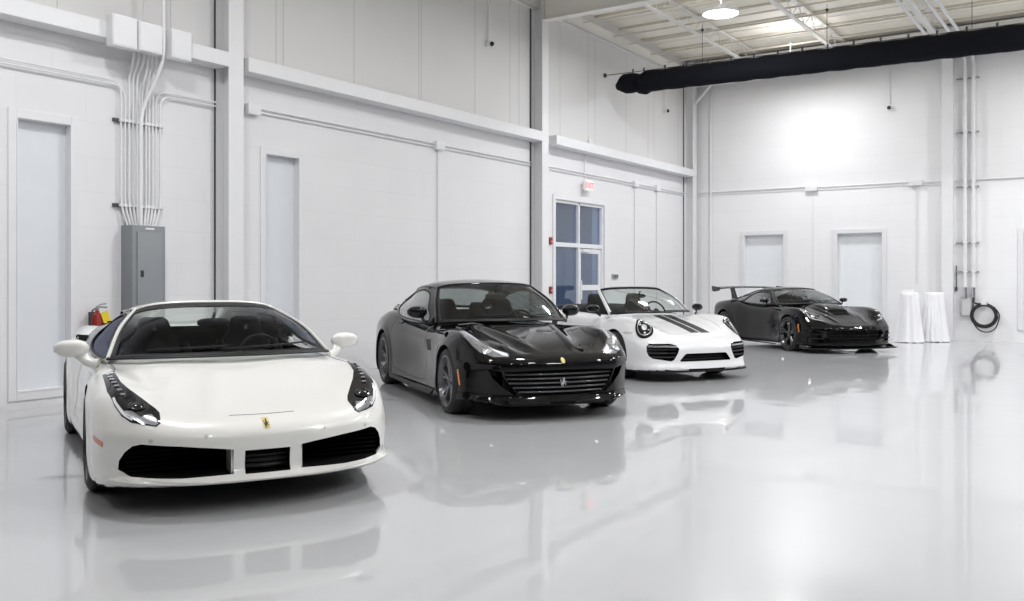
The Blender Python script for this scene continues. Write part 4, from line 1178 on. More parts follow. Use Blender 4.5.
def car_white_front():
    paint = pmat('warm_white_paint', (.80, .79, .755), .28, coat=1, coat_rough=.03, var=(2, .004))
    root = empty('sports_car', (-5.364, 4.371, 0), math.radians(61.8-90), 'glossy white low sports car with a wide black-mouthed nose, nearest the camera', 'car')
    c = dict(
        arch=[(0, .335, .375), (-2.65, .34, .385)],
        W=[(-3.44, .80), (-3.3, .90), (-3.0, .955), (-2.65, .976), (-2.2, .975), (-1.8, .965), (-1.2, .945), (-.7, .93), (-.3, .945), (0, .965), (.25, .964), (.40, .957), (.6, .952), (.85, .945), (1.2, .94)],
        v=[0, .3, .5, .65, .78, .88, .95, 1.0],
        T={1.16: [.49, .488, .48, .47, .455, .44, .42, .40], 1.0: [.555, .553, .548, .545, .54, .525, .50, .48], .8: [.615, .612, .61, .615, .625, .62, .59, .56], .5: [.69, .685, .685, .70, .725, .73, .695, .65],
           .2: [.77, .765, .755, .76, .785, .79, .75, .70], -.1: [.84, .84, .83, .815, .805, .80, .765, .71], -.4: [.86, .86, .85, .84, .83, .80, .77, .73],
           -.9: [.86, .86, .86, .86, .845, .82, .79, .75], -1.5: [.88, .88, .89, .90, .885, .85, .81, .77], -2.0: [.95, .95, .96, .98, .99, .975, .93, .85], -2.65: [.94, .94, .95, .97, .985, .98, .935, .85], -3.2: [.92, .92, .92, .92, .92, .91, .87, .81], -3.45: [.90, .90, .90, .89, .88, .86, .83, .78]},
        pz=[.1, .18, .3, .45, .6, .75, .9, 1.05],
        P={1.1: [.96, .985, 1, 1, .99, .97, .95, .93], 0: [.95, .98, 1, 1.0, .995, .975, .94, .9], -.5: [.94, .98, 1, .99, .98, .96, .92, .88], -1.2: [.94, .985, 1, .975, .965, .93, .90, .88], -1.5: [.94, .985, 1, .975, .96, .93, .91, .88], -1.95: [.95, .99, 1, .995, .995, .985, .955, .88], -2.65: [.95, .985, 1, 1.0, .995, .98, .95, .86]},
        Fz=[(0, 1.05), (.15, 1.08), (.185, 1.125), (.205, 1.15), (.225, 1.15), (.245, 1.118), (.30, 1.105), (.40, 1.12), (.46, 1.12), (.55, 1.07), (.7, .95), (.9, .8)],
        sweep=[(0, 0), (.3, .015), (.5, .055), (.65, .12), (.75, .195), (.85, .31), (.90, .39), (.95, .53), (1.0, .78)],
        Rz=[(0, -3.2), (.2, -3.35), (.5, -3.44), (.9, -3.44), (1.1, -3.35)], rsweep=[(0, 0), (.6, .04), (.85, .16), (.95, .3)],
        zb=[(-3.5, .22), (-2.9, .14), (.5, .13), (.8, .165), (1.0, .18), (1.15, .185)], under=.165,
        core=((-3.15, -.55, .28), (.62, .55, .42)), outer=((-3.8, -1.25, -.1), (1.45, 1.25, 1.3)), k=.07, kf=.05, flare=.014,
        cockpit=[(-.16, 0), (-.20, .35), (-.38, .66), (-.65, .72), (-1.4, .72), (-1.62, .64), (-1.66, 0)],
    )
    def ex(x, y, z):
        sharp = .012*np.exp(-((y-.80)/.035)**2)*np.exp(-((x-.1)/.5)**2)
        return sharp, 0*x, 0*x
    c['extra'] = ex
    mouth = [(.205, .242), (.5, .236), (.76, .243), (.825, .272), (.82, .33), (.793, .385), (.755, .424), (.71, .438), (.5, .424), (.3, .402), (.205, .388)]
    mid = [(-.137, .236), (.137, .236), (.137, .377), (-.137, .377)]
    c['intakes'] = [(mouth, .55, 1.4), ([(-y, z) for y, z in mouth[::-1]], .55, 1.4), (mid, .9, 1.4)]
    body, surf = make_body(c, root, paint)
    G, V = M['gloss_black'], Vector
    # mouth inserts
    for s in (-1, 1):
        b = MB()
        for k in range(6):
            z = .262+.028*k; b.box((.84-.0*k, s*.50, z), (.03, .56, .006))
        b.build('intake_mesh', M['void'], root)
        b = MB(); b.prism([(.93, .244), (1.095, .243), (1.09, .388), (.93, .388)], s*.207, s*.216, 'xz'); b.build('intake_post', paint, root, None)
    b = MB()
    for z in (.27, .305, .34): b.tube([(1.02, -.137, z), (1.05, 0, z), (1.02, .137, z)], .013, 8, sy=1.5)
    b.box((.95, 0, .31), (.02, .28, .15)); b.build('centre_grille', M['black_plastic'], root)
    b = MB(); pl = [(.88, 0), (.86, .40), (.74, .62), (.60, .68), (.40, .70)]; b.prism(spl([(x, -y) for x, y in pl[::-1]]+pl[1:], 40), .145, .17, 'xy'); b.build('front_splitter', M['black_plastic'], root)
    b = MB(); b.prism([(x, y) for x, y in ((-3.2, -.8), (-3.2, .8), (.45, .62), (.45, -.62))], .125, .15, 'xy'); b.build('undertray', M['void'], root)
    sw = T1(c['sweep']); b = MB(); P = []
    for i in range(41):
        y = -.86+1.72*i/40; P.append(V((1.128-float(sw(abs(y))), y, .205+.012*(abs(y)/.86)**4)))
    b.tube(P, .022, 10, up=(0, 0, 1), sy=.62)
    for s in (-1, 1):
        q = [V((1.10-float(sw(yy)), s*yy, 0)) for yy in (.74, .80, .855, .875)]
        b.loft([[V((p.x+dx, p.y, z)) for dx, z in ((.0, .20), (.035, .20), (.032-.012*i, .215+hh), (-.01, .215+hh))] for i, (p, hh) in enumerate(zip(q, (.01, .05, .075, .05)))])
    b.build('front_lip', paint, root, 50)
    # headlamps
    ol = [(.204, .868, .79), (.160, .800, .79), (.405, .775, .748), (.53, .728, .704), (.664, .662, .658), (.77, .612, .622), (.838, .592, .601), (.955, .600, .55), (.968, .625, .541), (.921, .700, .558), (.871, .755, .578), (.80, .800, .605), (.71, .832, .652), (.546, .862, .718)]
    for s in (-1, 1):
        P = [(x, s*y, z) for x, y, z in ol]
        if s < 0: P = P[::-1]
        h = headlamp_pocket(root, surf, P)
        for k in range(7):
            t = k/6; x = .26+.36*t; y = s*(.835-.025*t-.03*t*t)
            p, n = on(surf, x, y)
            b = MB(); R = n.to_track_quat('Z', 'Y').to_matrix(); b.box(p+n*.006, (.030, .020, .008), R=R, bev=.003); b.build('led_element', M['lamp_silver'], h)
        b = MB()
        wrap3(surf, [(.86, s*.64, .6), (.955, s*.612, .55), (.962, s*.63, .54), (.90, s*.712, .56), (.84, s*.765, .6), (.78, s*.79, .62), (.80, s*.745, .6), (.87, s*.70, .57)][::s], off=.005, th=.006, mb=b)
        b.build('lamp_reflector', pmat('lamp_reflector_dim', (.30, .31, .33), .25, metal=.8), h, 40)
        lamp_ball(surf, h, .77, s*.715, .052, G)
        b = MB(); wrap3(surf, [(.205, s*.85, .78), (.205, s*.805, .78), (.235, s*.80, .78), (.235, s*.845, .78)][::s], off=.005, th=.006, mb=b); b.build('position_light', M['led'], h, None)
        strip(surf, [(.64, s*.835), (.70, s*.823), (.79, s*.79), (.86, s*.745)], .012, 'z+', .005, .006).build('light_guide', M['led'], h, 40)
        # side marker, seams, sensors, intake on the shoulder
        strip(surf, [(.73, .415), (.60, .445)], .030, 'y+' if s > 0 else 'y-', .003, .006, 8).build('side_marker', M['red_marker'], root, 40)
        strip(surf, [(-.36, s*.79), (-.05, s*.775), (.17, s*.795)], .006, off=.0008).build('panel_gap', M['black_plastic'], root, None)
        b = MB(); wrap(surf, sup(s*.36, .475, .012, .012, 12, 2), (), 'x+', off=.001, th=.003, mb=b); wrap(surf, sup(s*.66, .458, .012, .012, 12, 2), (), 'x+', off=.001, th=.003, mb=b)
        b.build('parking_sensor', pmat('sensor_grey', (.55, .55, .52), .4), root, 40)
        for (z0, z1, y0, y1) in ((.895, .935, .77, .915), (.76, .86, .885, .94)):
            wrap(surf, spl([(s*y0, z0), (s*y1, z0+.005), (s*(y1-.01), z1), (s*(y0+.02), z1)], 24, True), (), 'x+', start=-1.1, off=.003, th=.01).build('shoulder_intake', M['void'], root, None)
        # door outline and intake on the flank
        fm = 'y+' if s > 0 else 'y-'
        strip(surf, [(-.42, .74), (-.50, .5), (-.46, .25)], .006, fm, .0008).build('panel_gap', M['black_plastic'], root, None)
        strip(surf, [(-1.50, .80), (-1.62, .6), (-1.52, .3)], .006, fm, .0008).build('panel_gap', M['black_plastic'], root, None)
        door_mirror(root, (-.56, 1.02, .915), (.14, .23, .135), (-.46, .85, .80), paint, s, .034)
        for x, w, yc in ((0, .25, .829), (-2.65, .305, .835)):
            make_wheel(root, x, s*yc, .34 if x == 0 else .348, w, .262, 'star', M['rim_grey'])
        # tail lamp
        b = MB(); b.lathe([(0, 0), (.07, 0), (.085, -.02), (.085, -.06)], (-3.40, s*.66, .80), 'x', 28); b.build('tail_lamp', M['red_marker'], root)
    strip(surf, [(.945, -.20), (.955, 0), (.945, .20)], .005, off=.001).build('panel_gap', M['black_plastic'], root, None)
    # rectangular enamel badge with horse
    h, n = on(surf, 1.06, 0)
    o = wrap(surf, sup(0, .527, .021, .028, 24, 8), (), 'x+', off=.002, th=.005, cell=.05).build('nose_badge', M['pale_gold'], root, 40)
    wrap(surf, [(-(u-.5)*.032, .525+(v-.5)*.048) for u, v in HORSE], (), 'x+', off=.0035, th=.002, cell=.05).build('badge_horse', M['black_ink'], o, None)
    c.update(
        cowl=[(.0, 0, .868), (-.03, .3, .866), (-.14, .6, .862), (-.32, .80, .848)], header=[(-.93, 0, 1.232), (-.95, .25, 1.228), (-1.0, .43, 1.208), (-1.08, .545, 1.170)],
        amid=(-.66, .695, 1.035), ws_bulge=.03, frit_low=1, frit_top=3,
        rail_f=[(-1.3, .585, 1.155), (-1.5, .59, 1.145)], rear_header=[(-1.66, 0, 1.21), (-1.67, .3, 1.20), (-1.68, .48, 1.168), (-1.70, .575, 1.115)], rail_r=[(-2.1, .61, 1.04), (-2.5, .65, .985)],
        deck=[(-2.6, 0, .95), (-2.75, .4, .955), (-2.85, .68, .945)], back_frame=(2, 2, 9),
        belt=[(-.7, .86, .83), (-1.2, .875, .855), (-1.6, .865, .905), (-2.0, .82, .95)],
        dlo=[[(-.42, .866), (-.8, .865), (-1.15, .885), (-1.36, .925), (-1.44, .98), (-1.40, 1.07), (-1.26, 1.125), (-1.10, 1.12), (-.9, 1.06), (-.65, .98)]],
        side_bulge=.015, roof_bulge=.012, sideglass=M['dark_side_glass'], wsglass=M['smoked_glass'], backglass=M['clear_glass'], sidemat=M['gloss_black'], railmat=M['gloss_black'], pillar_r=.028, header_r=.02)
    make_cabin(c, root, paint)
    fit_interior(root, c, -1.10, .32, .37, 1.10, -.22, .68, .80, (-.72, .37, .80, .175), (-.74, 1.075), True, .30, (-1.63, 1.01, .72))
    return root, surf, body, paint, c
# ------------------------------------------------------------------ black grand tourer
def car_black_coupe():
    paint = pmat('black_paint', (.004, .004, .0045), .05, coat=.45, coat_rough=.02, spec=.08, var=(2, .02))
    root = empty('sports_car', (-5.459, 8.472, 0), math.radians(54.1-90), 'long-nosed glossy black coupe with a wide slatted grille, parked behind the white car', 'car')
    c = dict(
        arch=[(0, .34, .385), (-2.99, .35, .395)],
        W=[(-4.0, .80), (-3.8, .90), (-3.4, .98), (-3.0, 1.0), (-2.5, .97), (-1.8, .925), (-1.2, .92), (-.6, .94), (0, .982), (.4, .98), (.8, .97), (1.2, .96)],
        v=[0, .3, .5, .65, .78, .88, .95, 1.0],
        T={.98: [.60, .595, .585, .57, .55, .53, .50, .47], .85: [.65, .648, .642, .625, .605, .58, .55, .51], .7: [.69, .688, .685, .68, .685, .67, .62, .57], .45: [.75, .75, .745, .755, .785, .78, .72, .65],
           .15: [.81, .81, .80, .815, .86, .855, .79, .71], -.15: [.865, .86, .85, .855, .885, .875, .81, .73], -.5: [.915, .91, .895, .88, .88, .86, .80, .74], -.9: [.93, .93, .91, .89, .87, .84, .8, .75],
           -1.5: [.90, .90, .90, .90, .89, .86, .81, .77], -2.3: [.92, .92, .92, .92, .915, .89, .85, .79], -2.7: [.98, .98, .98, .985, .985, .95, .88, .81], -3.1: [1.0, 1.0, 1.0, 1.005, 1.0, .96, .89, .81], -3.6: [.96, .96, .96, .95, .94, .91, .86, .79], -4.0: [.92, .92, .92, .91, .89, .86, .81, .75]},
        pz=[.1, .18, .3, .45, .6, .75, .9, 1.05],
        P={1.1: [.96, .985, 1, 1, .99, .97, .95, .93], 0: [.95, .985, 1, 1.0, .995, .975, .94, .9], -.6: [.95, .985, .99, .985, .99, .985, .94, .9], -1.8: [.97, .99, .985, .975, .985, .985, .945, .88], -2.99: [.95, .985, 1, 1.0, .995, .98, .94, .86]},
        Fz=[(0, .86), (.12, .88), (.17, .92), (.19, .935), (.215, .93), (.24, .905), (.32, .905), (.45, .925), (.54, .94), (.60, .93), (.66, .87), (.8, .7)],
        sweep=[(0, 0), (.3, .015), (.5, .05), (.65, .115), (.75, .19), (.85, .30), (.90, .40), (.95, .56), (1.0, .85)],
        Rz=[(0, -3.7), (.2, -3.85), (.5, -3.98), (.9, -3.97), (1.1, -3.9)], rsweep=[(0, 0), (.6, .04), (.85, .16), (.95, .3)],
        zb=[(-4, .22), (-3.4, .15), (.2, .15), (.5, .20), (.7, .19), (.86, .172), (1.0, .170)], under=.185,
        core=((-3.7, -.55, .28), (.5, .55, .42)), outer=((-4.3, -1.25, -.1), (1.3, 1.25, 1.35)), k=.06, kf=.05, flare=.012,
        cockpit=[(-.68, 0), (-.74, .35), (-.94, .66), (-1.1, .76), (-2.6, .76), (-3.1, .62), (-3.2, 0)],
    )
    def ex(x, y, z):
        yc = .20+.26*np.clip((.75-x)/1.3, 0, 1.1); w = np.clip((.80-x)/.25, 0, 1)*np.clip((x+.75)/.2, 0, 1)
        dt = w*(.016*np.exp(-((y-yc)/.045)**2)-.012*np.exp(-((y-yc-.13)/.07)**2))
        ds = -.030*np.exp(-((x+1.35)/.55)**2-((z-.52)/.16)**2)
        return dt, ds, 0*x
    c['extra'] = ex
    top = [(.60, .50), (.585, .44), (.52, .34), (.44, .275), (.3, .262), (0, .258)]
    gr = [(y, z) for y, z in top]+[(-y, z) for y, z in top[-2::-1]]+[(-.3, .512), (0, .516), (.3, .512)]
    sc = [(.625, .505), (.74, .525), (.70, .44), (.60, .34), (.50, .272), (.462, .275), (.53, .35), (.60, .44)]
    c['intakes'] = [(gr, .80, 1.3), (sc, .60, 1.2, 0), ([(-y, z) for y, z in sc[::-1]], .60, 1.2, 0)]
    body, surf = make_body(c, root, paint)
    G, BP, V = M['gloss_black'], M['black_plastic'], Vector
    bar = pmat('dark_chrome_bar', (.045, .045, .048), .3, metal=.3, coat=.5)
    grille = MB(); grille.box((.795, 0, .38), (.02, 1.2, .27))
    grille = grille.build('grille', M['void'], root, None)
    for k, z in enumerate((.297, .341, .385, .429, .473)):
        hw = {0: .45, 1: .505, 2: .54, 3: .565, 4: .58}[k]
        b = MB(); b.tube([(.915-.11*abs(y/.6)**2.2, y, z) for y in [hw*(-1+2*i/20) for i in range(21)]], .0075, 8, sy=1.5); b.build('grille_bar', bar, grille, 50)
    b = MB(); b.prism([(-(u-.5)*.075, .388+(v-.5)*.10) for u, v in HORSE], .925, .933, 'yz'); b.build('grille_emblem', M['silver'], root, None)
    wrap(surf, sup(0, .603, .020, .026, 24, 2.4), (), 'x+', off=.004, th=.006, cell=.05).build('nose_badge', M['pale_gold'], root, 40)
    b = MB(); pl = [(.82, 0), (.80, .35), (.72, .55), (.55, .60), (.4, .60)]; b.prism(spl([(x, -y) for x, y in pl[::-1]]+pl[1:], 40), .145, .165, 'xy'); b.build('front_splitter', BP, root)
    b = MB(); b.prism([(-3.7, -.8), (-3.7, .8), (.45, .62), (.45, -.62)], .13, .155, 'xy'); b.build('undertray', M['void'], root)
    ol = [(.060, .835), (.034, .775), (.25, .762), (.425, .735), (.6, .62), (.742, .515), (.81, .535), (.752, .675), (.634, .775), (.505, .822), (.343, .85)]
    for s in (-1, 1):
        P = [(x, s*y, on(surf, x, s*y)[0].z) for x, y in ol][::s]
        h = headlamp_pocket(root, surf, P, pmat('headlamp_clear', (.30, .31, .33), .15, metal=.6, coat=1))
        b = MB(); il = [(.10, .822), (.09, .785), (.27, .775), (.43, .75), (.54, .675), (.60, .70), (.56, .75), (.50, .79), (.34, .83)]
        wrap3(surf, [(x, s*y, on(surf, x, s*y)[0].z) for x, y in il][::s], off=.0045, th=.005, mb=b); b.build('lamp_reflector', M['lamp_silver'], h, 40)
        b = MB(); il = [(.55, .665), (.60, .635), (.74, .53), (.795, .54), (.765, .585), (.66, .64)]
        wrap3(surf, [(x, s*y, on(surf, x, s*y)[0].z) for x, y in il][::s], off=.0045, th=.005, mb=b); b.build('light_bar', M['led'], h, 40)
        for k in range(6):
            x = .16+.055*k; y = s*(.808-.012*k); p, n = on(surf, x, y); b = MB(); b.box(p+n*.008, (.028, .028, .006), R=n.to_track_quat('Z', 'Y').to_matrix(), bev=.003); b.build('led_element', M['led'], h)
        lamp_ball(surf, h, .655, s*.715, .048, M['lamp_silver'])
        fm = 'y+' if s > 0 else 'y-'
        strip(surf, [(.405, .50), (.425, .34)], .024, fm, .003, .006, 10).build('side_marker', M['amber'], root, 40)
        wrap(surf, [(-.98, .725), (-.74, .735), (-.72, .61), (-.93, .60)], (), fm, off=.002, th=.01).build('fender_vent', BP, root, None)
        for z in (.635, .665, .695): strip(surf, [(-.95, z), (-.74, z+.004)], .008, fm, .003, .003, 8).build('vent_slat', BP, root, 40)
        q = wrap(surf, [(-1.16+a*.035, .835+b_*.055) for a, b_ in ((-.5, .45), (0, .5), (.5, .45), (.4, -.1), (0, -.5), (-.4, -.1))], (), fm, off=.003, th=.006, cell=.05).build('fender_badge', M['pale_gold'], root, 40)
        strip(surf, [(-2.24, .862), (-2.40, .868)], .022, fm, .012, .018, 8).build('door_handle', paint, root, 40)
        for pa in ([(-.98, .88), (-1.06, .6), (-1.0, .25)], [(-2.52, .88), (-2.62, .6), (-2.45, .27)], [(-1.0, .25), (-1.7, .235), (-2.45, .27)]):
            strip(surf, pa, .006, fm, .0008).build('panel_gap', BP, root, None)
        strip(surf, [(-.38, s*.70), (.0, s*.735), (.40, s*.715), (.74, s*.50), (.80, s*.25), (.815, 0)], .005, off=.0008).build('panel_gap', BP, root, None)
        b = MB(); pts = [(-.55, s*.955, .16), (-1.2, s*.945, .15), (-1.9, s*.95, .15), (-2.5, s*.965, .16)]; b.tube(pts, .03, 10, sy=.5); b.build('side_skirt', BP, root, 50)
        door_mirror(root, (-1.10, .985, 1.035), (.15, .225, .15), (-1.06, .86, .915), G, s, .018)
        for x, w, yc, r in ((0, .255, .835, .345), (-2.99, .30, .83, .355)): make_wheel(root, x, s*yc, r, w, .264, 'five_v', M['rim_grey'])
        b = MB(); b.lathe([(0, 0), (.06, 0), (.075, -.02), (.075, -.06)], (-3.94, s*.70, .78), 'x', 28); b.lathe([(0, 0), (.06, 0), (.075, -.02), (.075, -.06)], (-3.95, s*.54, .78), 'x', 28); b.build('tail_lamp', M['red_marker'], root)
    c.update(
        cowl=[(-.42, 0, .945), (-.47, .35, .945), (-.60, .65, .935), (-.76, .81, .92)], header=[(-1.25, 0, 1.368), (-1.27, .3, 1.362), (-1.33, .52, 1.345), (-1.42, .625, 1.312)],
        amid=(-1.09, .735, 1.145), ws_bulge=.02, frit_low=1, frit_top=1,
        rail_f=[(-1.8, .665, 1.33), (-2.2, .65, 1.305)], rear_header=[(-2.6, 0, 1.345), (-2.6, .3, 1.33), (-2.6, .5, 1.295), (-2.6, .61, 1.235)], rail_r=[(-2.85, .66, 1.14), (-3.15, .70, 1.05)],
        deck=[(-3.6, 0, 1.02), (-3.6, .4, 1.01), (-3.5, .70, .99)], back_frame=(2, 2, 4),
        belt=[(-1.2, .885, .90), (-1.9, .885, .90), (-2.4, .87, .935), (-2.75, .80, 1.0), (-3.1, .76, 1.02)],
        dlo=[[(-1.00, .935), (-1.6, .93), (-2.2, .945), (-2.6, .995), (-2.74, 1.06), (-2.6, 1.16), (-2.3, 1.235), (-1.95, 1.275), (-1.65, 1.275), (-1.38, 1.21), (-1.17, 1.06)]],
        side_bulge=.02, roof_bulge=.015, pillar_r=.03, header_r=.02)
    c['cab_dx'] = -.10
    make_cabin(c, root, paint)
    fit_interior(root, c, -1.75, .34, .38, 1.17, -.72, .72, .88, (-1.26, .38, .87, .18), (-1.15, 1.22), False, .25)
    for s in (-1, 1): make_seat(root, -2.62, s*.32, .36, 1.10, M['leather'], False, .28, .2)
    return root, surf, body, paint, c
# ------------------------------------------------------------------ white open car with stripes
c_cowl = [(-.17, 0, .93), (-.21, .35, .93), (-.33, .60, .925), (-.48, .715, .915)]
c_head = [(-.95, 0, 1.288), (-.965, .25, 1.284), (-1.0, .45, 1.272), (-1.04, .575, 1.246)]
def car_white_open():
    paint = pmat('cool_white_paint', (.80, .80, .81), .25, coat=1, coat_rough=.03, var=(2, .004))
    root = empty('sports_car', (-5.707, 12.657, 0), math.radians(58.9-90), 'white open-top sports car with two black bonnet stripes and round headlamps', 'car')
    c = dict(
        arch=[(0, .335, .37), (-2.45, .34, .38)],
        W=[(-3.5, .78), (-3.3, .87), (-3.0, .92), (-2.45, .942), (-2.0, .935), (-1.4, .905), (-.8, .905), (-.4, .92), (0, .945), (.4, .945), (.7, .94), (1.2, .93)],
        v=[0, .3, .5, .65, .78, .88, .95, 1.0],
        T={0.98: [0.515, 0.515, 0.510, 0.505, 0.500, 0.480, 0.455, 0.425], 0.85: [0.600, 0.595, 0.590, 0.610, 0.630, 0.615, 0.565, 0.505], 0.65: [0.665, 0.660, 0.660, 0.705, 0.755, 0.750, 0.685, 0.605], 0.4: [0.730, 0.725, 0.725, 0.770, 0.840, 0.835, 0.765, 0.675],
           0.1: [0.795, 0.790, 0.790, 0.825, 0.885, 0.880, 0.810, 0.715], -0.2: [0.855, 0.850, 0.845, 0.860, 0.890, 0.875, 0.815, 0.735], -0.45: [0.905, 0.900, 0.885, 0.870, 0.860, 0.835, 0.795, 0.745], -0.9: [0.895, 0.895, 0.895, 0.895, 0.885, 0.855, 0.815, 0.765],
           -1.8: [0.925, 0.925, 0.925, 0.925, 0.915, 0.895, 0.855, 0.795], -2.45: [0.930, 0.930, 0.925, 0.920, 0.915, 0.895, 0.850, 0.790], -3: [0.860, 0.860, 0.860, 0.860, 0.850, 0.830, 0.790, 0.740], -3.5: [0.740, 0.740, 0.740, 0.740, 0.730, 0.720, 0.690, 0.660]},
        pz=[.1, .18, .3, .45, .6, .75, .9, 1.05],
        P={1.1: [.96, .985, 1, 1, .98, .96, .94, .93], 0: [.95, .985, 1, 1.0, .995, .98, .95, .9], -1.2: [.96, .985, .99, .985, .985, .965, .94, .88], -2.45: [.95, .985, 1, 1.0, .99, .97, .94, .86]},
        Fz=[(0, .90), (.12, .93), (.15, .965), (.2, .97), (.26, .945), (.38, .945), (.46, .94), (.54, .89), (.62, .80), (.8, .6)],
        sweep=[(0, 0), (.3, .012), (.5, .045), (.65, .10), (.75, .15), (.85, .26), (.90, .36), (.95, .54), (1.0, .85)],
        Rz=[(0, -3.2), (.2, -3.4), (.5, -3.5), (.9, -3.4), (1.1, -3.2)], rsweep=[(0, 0), (.6, .06), (.85, .22), (.95, .4)],
        zb=[(-3.5, .22), (-2.9, .15), (.6, .14), (.8, .155), (1.0, .158)], under=.18,
        core=((-3.1, -.55, .28), (.5, .55, .40)), outer=((-3.8, -1.2, -.1), (1.3, 1.2, 1.3)), k=.06, kf=.06, flare=.012,
        cockpit=[(-.42, 0), (-.48, .35), (-.66, .62), (-.9, .70), (-1.9, .70), (-2.15, .60), (-2.2, 0)],
    )
    side = [(.80, .53), (.55, .53), (.47, .51), (.44, .46), (.46, .40), (.515, .305), (.56, .29), (.78, .325), (.82, .36), (.838, .42), (.835, .49)]
    mid = [(-.33, .392), (.33, .392), (.36, .375), (.43, .295), (.42, .283), (-.42, .283), (-.43, .295), (-.36, .375)]
    c['intakes'] = [(side, .60, 1.2), ([(-y, z) for y, z in side[::-1]], .60, 1.2), (mid, .78, 1.2)]
    body, surf = make_body(c, root, paint)
    G, BP, V = M['gloss_black'], M['black_plastic'], Vector
    stripe = pmat('black_stripe_foil', (.010, .009, .010), .5, spec=.12)
    for (ya, yb) in ((-.065, .08), (.11, .265)):
        b = MB(); mx = .66
        wrap(surf, [(-.30, ya-.0), (-.30, yb+.0), (0, yb), (.3, yb), (mx, yb), (mx, ya), (.3, ya), (0, ya)], (), 'z+', off=.0012, th=.003, cell=.04, mb=b); b.build('bonnet_stripe', stripe, root, 60)
    strip(surf, [(-.30, .095), (.2, .095), (.66, .095)], .012, 'z+', .0012, .003).build('stripe_line', paint, root, 60)
    for s in (-1, 1):
        # round headlamp with chrome ring, four-point light inside
        cx, cy = .515, s*.752
        def E(r, n=28, k=1.): return [(cx+.135*r*math.cos(a), cy+s*(.108*r*math.sin(a))-s*.012*r*math.cos(a)) for a in [2*PI*i/n for i in range(n)]]
        def P3(o): return [(x, y, on(surf, x, y)[0].z) for x, y in o][::s]
        h = wrap3(surf, P3(E(1.0)), off=.010, th=.03, cell=.02).build('headlamp', G, root, 50)
        b = MB(); o, i_ = P3(E(.78)), P3(E(.70)); wrap3(surf, o, holes=[i_], off=.014, th=.006, mb=b); b.build('chrome_ring', M['lamp_silver'], h, 60)
        b = MB(); wrap3(surf, P3(E(.30)), off=.018, th=.008, mb=b); b.build('lamp_lens', M['lamp_silver'], h, 60)
        for dx, dy in ((.06, .03), (.06, -.03), (-.06, .03), (-.06, -.03)):
            x, y = cx+dx, cy+dy; p, n = on(surf, x, y); b = MB(); b.cyl(p+n*.008, p+n*.018, .015, 12); b.build('light_point', M['lamp_silver'], h)
        # intake: lamp bar and blades
        b = MB()
        for z in (.345, .40, .45): b.tube([(.87, s*.47, z), (.82, s*.65, z), (.70, s*.83, z)], .008, 6, sy=1.8)
        b.box((.64, s*.64, .41), (.02, .38, .24)); b.build('intake_blades', BP, root)
        b = MB(); b.tube([(.905, s*.47, .488), (.86, s*.62, .492), (.75, s*.78, .492), (.70, s*.82, .49)], .017, 8, sy=.8); b.build('daytime_lamp', pmat('smoked_lamp', (.35, .36, .38), .2, metal=.6, coat=1), root, 50)
        fm = 'y+' if s > 0 else 'y-'
        wrap(surf, [(.24, .665), (.30, .682), (.42, .672), (.42, .655), (.30, .645)], (), fm, off=.003, th=.006).build('side_marker', pmat('clear_marker', (.55, .55, .56), .25, coat=1), root, 40)
        strip(surf, [(-.40, s*.70), (-.05, s*.62), (.35, s*.585), (.62, s*.50), (.74, s*.25), (.76, 0)], .0035, off=.0006).build('panel_gap', BP, root, None)
        for pa in ([(-.50, .80), (-.56, .5), (-.48, .25)], [(-1.60, .86), (-1.70, .6), (-1.55, .28)]): strip(surf, pa, .006, fm, .0008).build('panel_gap', BP, root, None)
        strip(surf, [(-1.35, .76), (-1.52, .765)], .022, fm, .012, .018, 8).build('door_handle', paint, root, 40)
        wrap(surf, [(-1.80, .80), (-1.98, .82), (-2.0, .55), (-1.86, .52)], (), fm, off=.002, th=.01).build('flank_intake', BP, root, None)
        door_mirror(root, (-.55, .955, .985), (.12, .19, .12), (-.5, .86, .88), G, s, .016)
        for x, w, yc, r in ((0, .25, .815, .34), (-2.45, .30, .79, .35)): make_wheel(root, x, s*yc, r, w, .258, 'ten', M['rim_grey'])
        b = MB(); b.prism(sup(s*.62, .70, .22, .03, 20, 3), -3.40, -3.30, 'yz'); b.build('tail_lamp', M['red_marker'], root)
    b = MB()
    for z in (.31, .345): b.tube([(.86, -.4, z), (.885, 0, z), (.86, .4, z)], .008, 6, sy=1.6)
    b.box((.80, 0, .34), (.02, .86, .12)); b.build('centre_intake_grille', BP, root)
    b = MB(); pl = [(.965, 0), (.945, .45), (.84, .74), (.70, .87), (.42, .915)]; b.prism(spl([(x, -y) for x, y in pl[::-1]]+pl[1:], 40), .135, .16, 'xy'); b.build('front_lip', BP, root)
    b = MB(); b.prism([(-3.2, -.75), (-3.2, .75), (.45, .62), (.45, -.62)], .13, .155, 'xy'); b.build('undertray', M['void'], root)
    # windscreen with its frame, standing open
    cow = spl(mir([V(p) for p in c_cowl[::-1]])[:-1]+[V(p) for p in c_cowl], 33); hdr = spl(mir([V(p) for p in c_head[::-1]])[:-1]+[V(p) for p in c_head], 33)
    ap = spl([cow[-1], (-.76, .665, 1.115), hdr[-1]], 21); am = mir(ap)
    ws = coons(cow, hdr, am, ap, .02, (1, 0, .6)); b = MB(); b.grid(ws); b.build('windscreen', M['glass'], root, 80)
    for A in (ap, am):
        b = MB(); b.tube([p+V((-.0, 0, -.005)) for p in A], .031, 12, up=(0, 1 if A is ap else -1, .3), sy=.6); b.build('windscreen_pillar', paint, root, 50)
        b = MB(); b.tube([p+V((.012, -.022 if A is ap else .022, .006)) for p in A], .016, 8); b.build('pillar_seal', BP, root, 50)
    b = MB(); b.tube(hdr, .024, 10, up=(0, 0, 1), sy=.8); b.build('windscreen_header', BP, root, 50)
